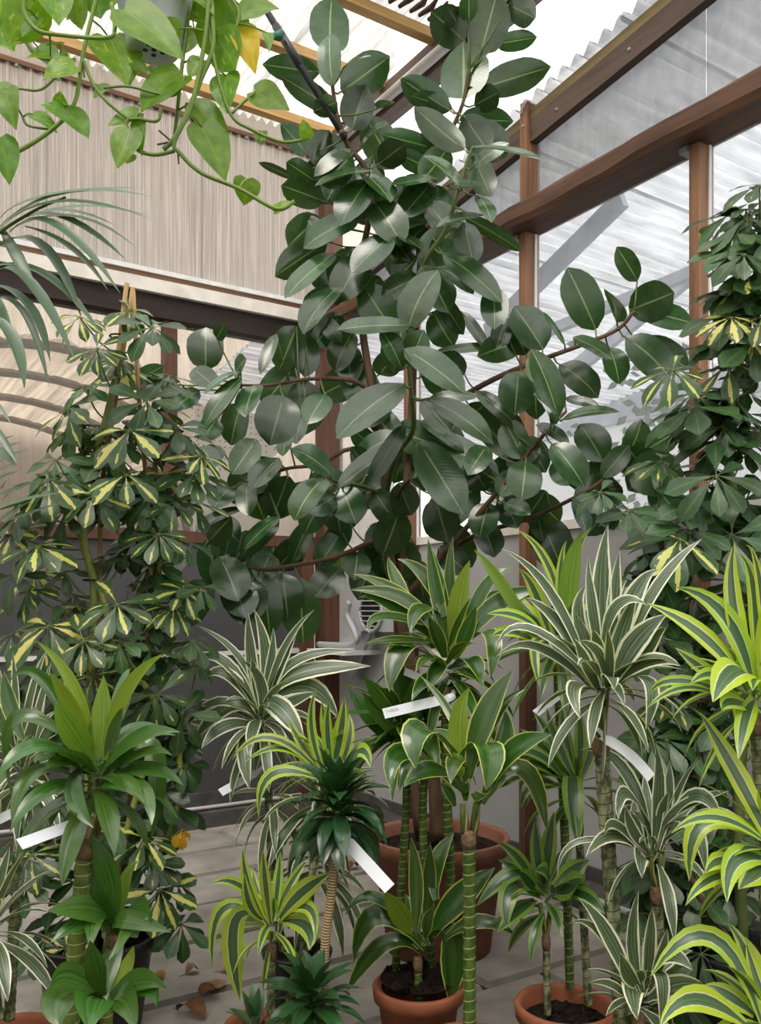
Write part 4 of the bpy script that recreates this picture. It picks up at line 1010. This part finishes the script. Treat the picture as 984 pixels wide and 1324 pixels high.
# --- P: dark lime edged, three canes
random.seed(33); PPD=2.82
PP=plant('dragon_tree',731,1290,PPD,'dragon tree with dark lime-edged leaves and three slim canes in a half-filled terracotta pot',.158,.25,M['terra'],sd=.055)
p1=cane(PP,[P(708,1312,PPD-.04),P(707,1260,PPD-.04),P(706,1208,PPD-.04)],.0115,M['cane_grey'],.03)
for a in (-1,1): MB().tube([P(706,1208,PPD-.04),P(706+a*5,1185,PPD-.04),P(706+a*7,1168,PPD-.04)],[.009,.009,.008],8).obj('sprout',M['cane_light'],p1,smooth=True)
head(p1,(450,984),2.894,PPD-.05,[(740,460,750,320,772,188,62),(725,470,708,340,700,218,52),(700,470,640,370,555,298,46),(690,480,620,420,480,545,46,'f'),(700,500,610,480,595,632,62,'f'),(770,470,830,420,902,368,72),(790,500,880,500,962,574,46,'f'),(720,500,660,440,640,420,60),(760,480,800,380,850,290,50,'b'),(750,500,700,430,680,400,60),(700,520,640,560,560,640,40,'f'),(680,480,620,400,560,370,36,'b'),(730,490,740,420,700,410,40,'f'),(780,490,840,470,880,440,60,'f')],M['limedark'],.24,seed=8)
rosette(p1,P(705,1165,PPD-.04),16,.17,.038,M['limedark'],(60,-20),(.5,1.8),4)
p2=cane(PP,[P(737,1278,PPD+.08),P(733,1150,PPD+.1),P(729,1050,PPD+.1),P(724,940,PPD+.1),P(720,850,PPD+.1)],.0145,M['cane_green'],.026)
head(p2,(450,680),2.894,PPD+.10,[(700,420,560,200,470,88,52,'y'),(810,350,740,130,635,16,38),(815,400,835,150,882,20,78,'y'),(800,400,795,170,818,56,42),(790,420,850,130,915,2,30),(740,420,650,300,560,220,60),(760,430,700,250,640,160,56),(740,420,640,340,520,330,40,'f'),(760,450,700,440,715,600,42,'f'),(830,430,900,320,940,210,56),(720,440,620,400,540,410,46,'f')],M['lemon'],.30,seed=9)
rosette(p2,P(722,835,PPD+.1),22,.25,.045,M['limedark'],(70,-25),(.4,1.7),9)
p3=cane(PP,[P(761,1300,PPD-.02),P(754,1180,PPD),P(750,1100,PPD),P(748,1060,PPD)],.0125,M['cane_grey'],.028)
head(p3,(450,680),2.894,PPD,[(840,960,760,800,690,692,46),(850,950,770,780,745,682,50),(850,950,810,780,802,668,50),(860,950,870,780,852,664,44),(830,960,730,830,645,760,46),(820,970,720,860,620,858,42,'f'),(830,970,720,920,560,985,34,'f'),(870,950,910,850,920,760,46),(845,960,840,965,850,1165,78,'f'),(800,960,700,890,600,920,40,'f'),(810,990,700,960,645,1060,40,'f'),(870,960,890,880,900,800,40)],M['limedark'],.27,seed=10)
rosette(p3,P(746,1018,PPD),14,.22,.04,M['limedark'],(60,-25),(.5,1.8),14)
# --- N: white striped, right
random.seed(34); ND=2.5
NN=plant('dragon_tree',806,1345,ND,'grey-green and white striped dragon tree with a thick mottled cane, behind the lime-yellow plant',.15,.22,M['terra'])
n1=cane(NN,[P(806,1368,ND),P(798,1250,ND),P(788,1120,ND),P(780,1000,ND),P(776,955,ND)],.0205,M['cane_grey'],.030)
MB().tube([P(776,960,ND),P(779,925,ND),P(783,890,ND)],[.017,.016,.012],9).obj('sprout',M['cane_light'],n1,smooth=True)
head(n1,(644,680),2.894,ND,[(395,560,385,220,412,-5,82,'b'),(415,520,435,240,456,92,62),(385,520,345,260,340,118,52,'b'),(370,540,300,340,332,222,62),(340,560,190,240,8,84,42),(350,580,230,370,102,268,62),(350,560,110,380,-12,472,36,'f'),(350,610,150,455,-8,490,42,'f'),(430,500,515,250,602,164,82),(480,470,600,220,762,48,42,'b'),(430,590,520,430,634,330,76),(450,590,560,450,628,378,72),
(440,600,560,508,684,525,46,'f'),(405,645,385,500,308,428,56,'f'),(415,620,418,480,408,386,36,'f'),(400,480,430,300,482,200,46),(420,600,560,580,552,768,56,'f'),(370,620,285,600,308,722,46,'f'),(390,470,450,295,562,300,40),(400,640,440,600,475,680,34,'f'),(380,620,330,520,285,420,60),(410,600,460,420,520,250,60),(360,600,280,520,180,420,50,'b'),(430,590,500,470,560,400,60,'b')],M['white'],.30,seed=11)
rosette(n1,P(781,890,ND),26,.24,.042,M['white'],(70,-25),(.4,1.8),3)
n2=cane(NN,[P(856,1352,ND+.04),P(853,1240,ND+.03),P(850,1180,ND+.03),P(849,1148,ND+.03)],.0165,M['cane_grey'],.028)
for a in (-1,1): MB().tube([P(849,1150,ND+.03),P(848+a*6,1128,ND+.03),P(848+a*8,1100,ND+.03)],[.009,.010,.008],8).obj('sprout',M['cane_light'],n2,smooth=True)
head(n2,(644,984),2.894,ND+.03,[(580,330,602,100,590,-62,56),(595,330,635,120,640,-2,52),(600,320,690,80,762,-2,26),(570,280,460,20,308,-42,56),(570,240,478,120,450,220,42,'f'),(530,350,430,278,328,358,42,'f'),(530,330,300,300,223,430,22,'f'),(610,260,690,170,866,110,36),(620,260,740,130,836,236,42,'f'),(610,270,715,230,776,412,56,'f'),(560,340,500,250,478,168,46),(620,300,800,190,930,252,32,'f'),
(550,350,440,240,400,280,36,'f'),(560,360,520,260,510,130,50,'b'),(600,340,660,220,740,170,50),(575,330,560,180,545,40,50,'b'),(550,400,530,350,540,440,40,'f')],M['white'],.27,seed=12)
rosette(n2,P(850,1095,ND+.04),14,.20,.036,M['white'],(70,-20),(.4,1.7),23)
n3=cane(NN,[P(824,1358,ND-.06),P(825,1330,ND-.06),P(828,1312,ND-.06)],.0145,M['cane_grey'],.028)
head(n3,(644,984),2.894,ND-.08,[(540,860,500,680,526,486,58),(555,850,568,660,576,548,58),(570,850,612,730,632,628,42),(530,850,480,790,458,716,64),(510,870,400,630,298,512,62),(500,840,380,640,270,604,42),(500,910,430,840,340,830,26,'f'),(520,840,605,800,606,992,52,'f'),(560,830,630,730,728,782,46,'f'),(560,830,650,740,728,708,36),(570,900,690,860,804,886,42,'f'),(560,890,670,840,772,838,42),(540,880,560,760,540,660,50),(520,900,500,860,520,970,44,'f')],M['white'],.25,seed=13)
rosette(n3,P(827,1298,ND-.05),14,.18,.034,M['white'],(60,-20),(.4,1.7),29)
# --- S: lime-yellow, right edge
random.seed(35); SD=2.2
S_=plant('dragon_tree',995,1360,SD,'bright lime-yellow striped dragon tree rising in three tiers before the green umbrella tree',.15,.20,M['terra'])
s1=cane(S_,[P(1000,1378,SD),P(992,1200,SD),P(982,1000,SD),P(976,925,SD)],.016,M['cane_grey'],.028)
head(s1,(644,680),2.894,SD,[(945,600,875,280,886,62,88),(970,560,955,230,898,106,62),(955,610,850,340,668,230,88),(930,620,785,430,558,288,76),(900,620,770,540,662,454,62),(940,560,895,370,828,348,42),(955,575,880,545,804,658,92,'f'),(900,600,800,555,718,594,42,'f'),(860,650,700,605,558,682,28,'f'),(1010,520,975,180,928,72,42),(960,680,870,660,838,690,60,'f'),(990,600,1010,380,1030,200,80),(980,640,1050,560,1100,600,70),(960,640,920,500,850,420,70,'b'),(970,650,1000,480,960,330,70,'b'),(900,640,650,580,558,660,40,'b')],M['lemon'],.30,seed=14)
rosette(s1,P(977,895,SD),18,.22,.046,M['lemon'],(65,-25),(.4,1.8),6)
s2=cane(S_,[P(1010,1378,SD-.03),P(1008,1250,SD-.03),P(1002,1130,SD-.03)],.015,M['cane_grey'],.028)
head(s2,(644,984),2.894,SD-.03,[(1030,330,905,80,756,-182,92),(1020,320,820,212,648,270,42,'f'),(1020,310,780,225,716,448,72,'f'),(1020,380,890,370,856,528,88,'f'),(930,385,830,375,776,422,46,'f'),(960,420,800,440,701,542,46,'f'),(1030,330,980,200,960,60,70),(1000,400,960,420,900,480,60,'f')],M['lemon'],.32,seed=15)
rosette(s2,P(1003,1105,SD-.02),12,.22,.045,M['lemon'],(65,-20),(.4,1.8),16)
s3=cane(S_,[P(985,1376,SD-.08),P(988,1350,SD-.08),P(990,1335,SD-.08)],.014,M['cane_grey'],.028)
head(s3,(644,984),2.894,SD-.08,[(1010,960,920,700,848,602,62),(990,990,800,660,572,804,78,'f'),(960,950,850,870,772,838,72),(940,1000,740,890,606,996,78,'f'),(1000,930,930,830,862,762,36),(1020,960,960,800,930,680,60)],M['lemon'],.30,seed=16)
rosette(s3,P(990,1322,SD-.07),12,.20,.045,M['lemon'],(65,-10),(.4,1.6),26)
# --- C: white striped, centre left, black pot
random.seed(36); CD=3.35
C_=plant('dragon_tree',384,1225,CD,'white striped dragon tree with slender canes in a small black pot by grey panels',.13,.22,M['blackpot'],rim=.025,rimh=.03)
c1=cane(C_,[P(366,1228,CD),P(353,1150,CD),P(350,1080,CD),P(345,1000,CD),P(338,960,CD)],.0155,M['cane_grey'],.028)
head(c1,(230,750),2.894,CD,[(310,500,275,300,262,118,48,'b'),(305,500,268,250,254,148,44,'b'),(312,500,330,290,284,108,52),(315,510,370,340,456,164,58),(320,480,400,250,512,110,30),(312,500,350,300,356,178,42),(300,480,230,290,66,168,26),(300,500,150,290,16,372,42,'f'),(300,500,180,350,78,392,46),(290,520,150,455,18,565,36,'f'),(300,530,200,470,56,604,62,'f'),(300,550,180,545,88,634,50,'f'),(330,490,430,360,724,322,62),(340,470,430,310,652,266,40),(330,470,480,400,602,522,72,'f'),
(305,480,370,470,472,606,78,'f'),(305,560,250,610,268,784,58,'f'),(280,520,60,470,28,668,26,'f'),(300,500,250,360,145,322,44,'b'),(325,500,390,390,480,298,46),(310,510,310,380,240,300,50),(300,540,120,540,20,520,36,'b'),(320,520,420,460,520,420,46)],M['white'],.31,seed=17)
rosette(c1,P(336,930,CD),30,.27,.046,M['white'],(70,-30),(.5,2.0),12)
c2=cane(C_,[P(398,1228,CD+.02),P(402,1150,CD),P(409,1080,CD),P(412,1062,CD)],.0150,M['cane_grey'],.028)
rosette(c2,P(413,1040,CD),34,.30,.046,M['white'],(60,-40),(.7,2.4),13)
rosette(c1,P(352,1040,CD),16,.24,.040,M['white'],(25,-30),(.9,2.2),19)
rosette(c2,P(408,1125,CD),22,.28,.044,M['white'],(30,-30),(.9,2.4),33)
# --- F: lemon-lime two tiers
random.seed(37); FD=2.85
F_=plant('dragon_tree',338,1318,FD,'small lime-green dragon tree with two tiers of leaves, beside the dried leaves on the slabs',.12,.17,M['terra'])
f1c=cane(F_,[P(350,1312,FD-.02),P(351,1265,FD-.02),P(352,1222,FD-.02)],.0125,M['cane_grey'],.028)
head(f1c,(230,984),2.894,FD-.03,[(335,610,268,480,243,326,46),(345,600,328,460,318,332,46),(355,600,372,480,384,338,42),(370,600,410,480,482,378,42),(380,590,455,500,573,418,68),(335,600,230,465,118,464,36,'f'),(320,600,170,555,127,768,52,'f'),(335,615,215,600,232,902,88,'f'),(385,580,490,550,512,668,42,'f'),(390,600,480,620,492,706,50,'f'),(355,600,360,540,396,428,36),(330,600,270,540,250,420,44),(350,610,300,500,280,400,46,'b'),(340,610,240,590,160,640,46,'b'),(370,600,430,560,480,540,46)],M['lemon'],.26,seed=18)
rosette(f1c,P(352,1198,FD),16,.17,.034,M['lemon'],(65,-25),(.4,1.9),31)
f2c=cane(F_,[P(372,1308,FD+.04),P(392,1200,FD+.06),P(412,1080,FD+.08),P(424,1010,FD+.08)],.0125,M['cane_grey'],.028)
head(f2c,(230,750),2.894,FD+.02,[(560,760,500,560,518,406,36),(570,750,610,570,622,436,58),(550,740,480,640,410,520,40),(540,730,350,590,202,674,32,'f'),(540,740,400,630,250,682,28,'f'),(520,740,350,730,303,888,46,'f'),(590,740,640,600,640,500,42),(580,730,560,560,570,450,46),(560,740,470,610,430,560,44),(600,740,680,640,720,700,36,'f')],M['lemon'],.28,seed=19)
rosette(f2c,P(424,990,FD+.08),18,.20,.036,M['lemon'],(80,-10),(.3,1.5),35)
# --- E: compact dark, rope-like cane
random.seed(38); ED=2.6
E_=plant('dragon_tree',412,1360,ED,'compact dark green dragon tree with short crowded leaves and a tan rope-like cane',.13,.19,M['terra'])
e1=cane(E_,[P(418,1362,ED),P(420,1230,ED),P(428,1160,ED),P(436,1085,ED)],.0135,M['cane_rope'],.0085)
rosette(e1,P(438,1045,ED),62,.165,.050,M['compact'],(74,-22),(.6,1.9),41,stem=.13)
rosette(e1,P(437,1036,ED),14,.115,.042,M['compact'],(84,45),(.1,.7),43,[M['compact'],M['green']])
e2=cane(E_,[P(398,1362,ED-.12),P(400,1340,ED-.12),P(402,1322,ED-.12)],.0135,M['cane_rope'],.0085)
rosette(e2,P(403,1300,ED-.10),48,.155,.050,M['compact'],(76,-20),(.5,1.8),47,stem=.10)
e3=cane(E_,[P(372,1360,ED-.2),P(345,1345,ED-.25),P(335,1335,ED-.25)],.012,M['cane_rope'],.0085)
rosette(e3,P(330,1335,ED-.25),20,.11,.030,M['compact'],(85,-10),(.2,1.2),49,stem=.08)
# --- A: plain green, left
random.seed(39); AD=2.3
A_=plant('dragon_tree',95,1360,AD,'plain green dragon tree with broad arching leaves and a pale-ringed cane before the black pot',.14,.20,M['terra'])
a1=cane(A_,[P(88,1380,AD),P(95,1270,AD),P(105,1160,AD),P(113,1085,AD)],.0225,M['cane_light'],.0285)
MB().tube([P(113,1085,AD),P(118,1050,AD),P(122,1005,AD)],[.016,.018,.014],9).obj('sprout',M['cane_light'],a1,smooth=True)
head(a1,(0,820),4.414,AD,[(550,780,580,480,592,232,120,'y'),(600,720,720,330,936,112,92,'y'),(530,720,420,300,205,36,72,'y'),(510,720,400,540,312,392,135,'y'),(520,640,370,350,283,218,92,'y'),(500,720,495,450,490,303,58),(600,640,690,300,752,192,62,'b'),(560,760,720,560,895,518,74),(570,800,790,590,1030,560,78,'f'),(600,790,740,680,842,638,62),(650,780,840,670,985,692,48),(600,800,860,640,868,1165,105,'f'),(620,820,810,890,865,1090,82,'f'),(520,720,420,880,535,1105,112,'f'),
(490,680,90,480,85,995,84,'f'),(480,740,200,640,-25,845,72,'f'),(480,800,300,700,195,735,74),(470,840,200,790,68,1090,84,'f'),(420,560,225,240,58,262,72),(470,900,200,900,140,1135,62,'f'),(620,820,860,770,1045,862,72,'f'),(560,860,640,840,720,900,70,'f'),(520,900,440,960,430,1040,60,'f'),(600,760,660,520,700,420,70),(500,800,380,740,260,760,80,'f')],M['green'],.33,seed=20)
rosette(a1,P(123,1010,AD),18,.24,.055,M['green'],(60,-25),(.5,1.8),51)
a2=cane(A_,[P(135,1382,AD+.03),P(140,1280,AD+.03),P(148,1200,AD+.03)],.016,M['cane_light'],.028)
head(a2,(0,984),2.894,AD+.02,[(430,600,400,420,343,272,92),(450,590,475,430,524,376,52,'y'),(445,560,430,460,400,320,50),(450,640,450,590,640,640,52,'f'),(430,600,480,620,408,744,52,'f'),(420,600,330,560,180,560,60,'f'),(430,620,340,590,190,680,40,'f'),(420,620,380,520,360,440,70),(440,640,520,560,560,600,60),(400,640,360,600,340,700,60,'f')],M['green'],.25,seed=21)
a3=cane(A_,[P(133,1384,AD-.06),P(134,1350,AD-.06),P(135,1328,AD-.06)],.014,M['cane_light'],.028)
head(a3,(0,984),2.894,AD-.08,[(385,900,250,880,222,1000,92,'f'),(390,900,345,900,338,1010,82,'f'),(410,900,470,890,505,1010,82,'f'),(410,890,520,820,622,850,62,'f'),(385,880,350,760,338,672,64),(380,880,250,810,190,860,62,'f'),(400,880,390,780,400,700,54),(410,880,470,780,500,690,56,'y'),(420,890,560,850,582,938,50,'f'),(390,890,420,760,470,650,60),(395,880,460,850,540,800,60)],M['green'],.24,seed=22)
# --- B: striped, left edge
random.seed(40); BD=2.75
B_=plant('dragon_tree',18,1322,BD,'pale striped dragon tree in a terracotta pot, touching the plain broad-leaved green one',.14,.19,M['terra'])
b1=cane(B_,[P(12,1318,BD),P(17,1220,BD),P(24,1100,BD),P(30,1040,BD)],.0165,M['cane_grey'],.028)
head(b1,(0,820),4.414,BD,[(110,760,180,350,268,86,64),(150,760,230,400,296,148,54),(90,760,92,400,72,98,62),(80,760,20,400,-25,130,62),(110,740,0,480,-60,300,62),(140,760,240,520,335,440,52),(80,780,20,600,-40,552,52,'f'),(100,760,140,520,215,415,54),(110,780,40,780,-40,960,60,'f'),(90,760,60,560,40,400,56),(130,760,160,520,150,330,56),(120,760,200,560,260,300,50)],M['white'],.30,seed=23)
head(b1,(0,820),4.414,BD-.2,[(130,600,60,420,20,212,92)],M['edge'],.25,seed=24)
rosette(b1,P(28,1000,BD),24,.25,.044,M['white'],(75,-30),(.4,1.8),53)
b2=cane(B_,[P(0,1318,BD-.1),P(-8,1260,BD-.1),P(-8,1220,BD-.1)],.013,M['cane_grey'],.028)
rosette(b2,P(-8,1200,BD-.1),26,.25,.04,M['white'],(80,-20),(.3,1.8),57)
# ================================================================ paper tags
tag_strip(P(106,1062,AD-.035),P(25,1092,AD-.20),.030,'white paper tag looped on the plain green dragon tree\'s cane')
tag_strip(P(26,1046,BD-.035),P(-14,1066,BD-.05),.030,'white paper tag looped on the pale striped dragon tree\'s cane by the picture-left green one'.replace('picture-left ','broad-leaved '))
tag_strip(P(333,998,CD-.03),P(285,1025,CD-.16),.030,'white paper tag hanging from the white-striped dragon tree by the grey panels')
tag_strip(P(574,904,KD-.10),P(496,923,KD-.16),.034,'white paper tag with grey print on the tallest yellow-edged dragon tree',[('TAREA',.86,.004,.015),('_ _ _',.86,-.006,.006),('____ _____',.22,.003,.006),('_____ ___ ______ ____',.32,.011,.005),('_____ ______',.24,-.006,.006)])
tag_strip(P(562,884,KD+.02),P(523,868,KD-.02),.026,'pale curled paper tag half hidden among the yellow-edged leaves')
tag_strip(P(446,1085,ED-.03),P(504,1149,ED-.14),.036,'white paper tag hanging from the rope-like cane of the compact dragon tree')
tag_strip(P(734,890,PPD+.06),P(692,923,PPD+.03),.026,'white paper tag among the dark leaves beside the striped dragon tree\'s thick cane')
tag_strip(P(779,953,ND-.035),P(842,1006,ND-.10),.030,'white curved paper tag looped on the thick mottled cane of the white-striped dragon tree',curve=-.012)

# ================================================================ fan heater on the right wall near the corner
hx=-.02
def W_(u,v,x=-.18): return on_x(u,v,x)
c=W_(478,790); HE=empty('fan_heater',Vector((-.10,c.y,c.z)),'grey wall fan heater with a round black grille, pipe and bracket','heater')
M['heatgrey']=plain('heater_grey',(.42,.42,.43),.5,.4,5,.1)
y0=W_(455,790).y; y1=W_(525,790).y
b=MB(); b.box((-.16,y1,c.z-.14),(-.0,y0,c.z+.20)); b.obj('housing',M['heatgrey'],HE)
cc=Vector((-.165,c.y,c.z)); b=MB()
vs=[];fs=[];n=28
for i in range(n): a=2*math.pi*i/n; vs.append(cc+Vector((0,.135*math.cos(a),.135*math.sin(a))))
vs.append(cc)
for i in range(n): fs.append((i,(i+1)%n,n))
g=MB().add(vs,fs).obj('grille',M['black'],HE)
MB().tube([cc+Vector((-.006,.14*math.cos(2*math.pi*i/28),.14*math.sin(2*math.pi*i/28))) for i in range(29)],.014,6).obj('grille_ring',M['heatgrey'],HE,smooth=True)
for i in range(7):
    z=-.105+i*.035; hw=math.sqrt(.132**2-z*z)
    MB().tube([cc+Vector((-.012,-hw,z)),cc+Vector((-.012,hw,z))],.005,5).obj('grille_bar',M['conduit'],g)
MB().tube(smooth_poly([W_(452,778,-.2),W_(449,795,-.2),W_(458,815,-.2),W_(461,828,-.2),W_(452,834,-.2),W_(430,834,-.2),W_(412,833,-.2)],4),.022,8).obj('pipe',M['conduit'],HE,smooth=True)
pb0=W_(412,838,-.2); pb1=W_(462,838,-.2)
b=MB(); b.box((-.30,pb1.y,pb0.z-.03),(.0,pb0.y+.0,pb0.z)); b.obj('shelf_bracket',M['trimwhite'],HE)
b=MB(); b.bar(W_(484,798,-.10),W_(452,872,-.10),.03,.10,upv=Vector((0,1,0))); b.obj('strut',M['conduit'],HE)

# ================================================================ hose, pipes
hb=MB(); hb.tube(smooth_poly([(-5.5,-.12,.13),(-3.5,-.13,.12),(-2.6,-.14,.13),(-1.8,-.12,.12),(-1.0,-.14,.12),(-.35,-.13,.125)],5),.014,8)
tag(hb.obj('hose',M['pipe'],smooth=True),'pale hose lying along the foot of the grey back panels','hose')
hb=MB(); q=[on_z(u,v,.10) for u,v in ((640,1118),(655,1128),(690,1142),(735,1165),(790,1190))]
hb.tube(smooth_poly([Vector((max(-.26,min(-.03,p.x)),p.y,.105)) for p in q],4),.016,8)
tag(hb.obj('hose',M['conduit'],smooth=True),'grey hose resting on the kerb of the right wall behind the pots','hose')

# ================================================================ dried leaves on the slabs
DRM=[plain('dry_leaf_brown',(.14,.062,.028),.75,.2,30,.4),plain('dry_leaf_tan',(.26,.17,.09),.75,.2,30,.3),plain('dry_leaf_ochre',(.40,.24,.06),.7,.2,30,.3)]
dl=[(230,1304,265,1316,.075,0,'broad brown dried leaf curled on the slab by the lime-green plant'),(258,1288,282,1282,.07,0,'narrow brown dried leaf beside the broad curled one'),(276,1278,284,1268,.08,1,'tan dried leaf standing on its edge near the small lime-green plant'),(240,1258,256,1252,.05,1,'pale tan leaf scrap lying between the black pot and the lime-green plant'),(285,1254,302,1253,.05,2,'ochre leaf scrap under the drooping lime-striped leaf'),(198,1260,206,1262,.05,2,'ochre leaf scrap lying beside the large black pot'),(250,1304,262,1296,.05,1,'tan leaf scrap touching the broad brown curled leaf'),(450,1124,462,1120,.05,0,'reddish brown leaf scrap beside the wide weathered terracotta pot')]
rdl=random.Random(77)
for u0,v0,u1,v1,wd,mi,lab in dl:
    a=on_z(u0,v0,.012); t=on_z(u1,v1,.012); L=max((t-a).length,.06); d=(t-a).normalized(); t=a+d*L
    pts=bez(a,(a+t)/2+Vector((0,0,rdl.uniform(.02,.04))),t,6)
    mb=MB(); blade(mb,pts,wd,PR_FIC,UP,-.25 if mi else .35,4,0,.05)
    mb.tube([a,a-d*.03+Vector((0,0,.0))],.0018,4)
    zmin=min(p.z for p in mb.v)
    for p in mb.v: p.z+=.002-zmin+.004
    o=mb.obj('dried_leaf',DRM[mi],None,smooth=True)
    if lab: tag(o,lab,'dried leaf','dried leaves on the slabs')
    else: tag(o,'small dry fallen leaf scrap lying flat on a slab','dried leaf','dried leaves on the slabs')
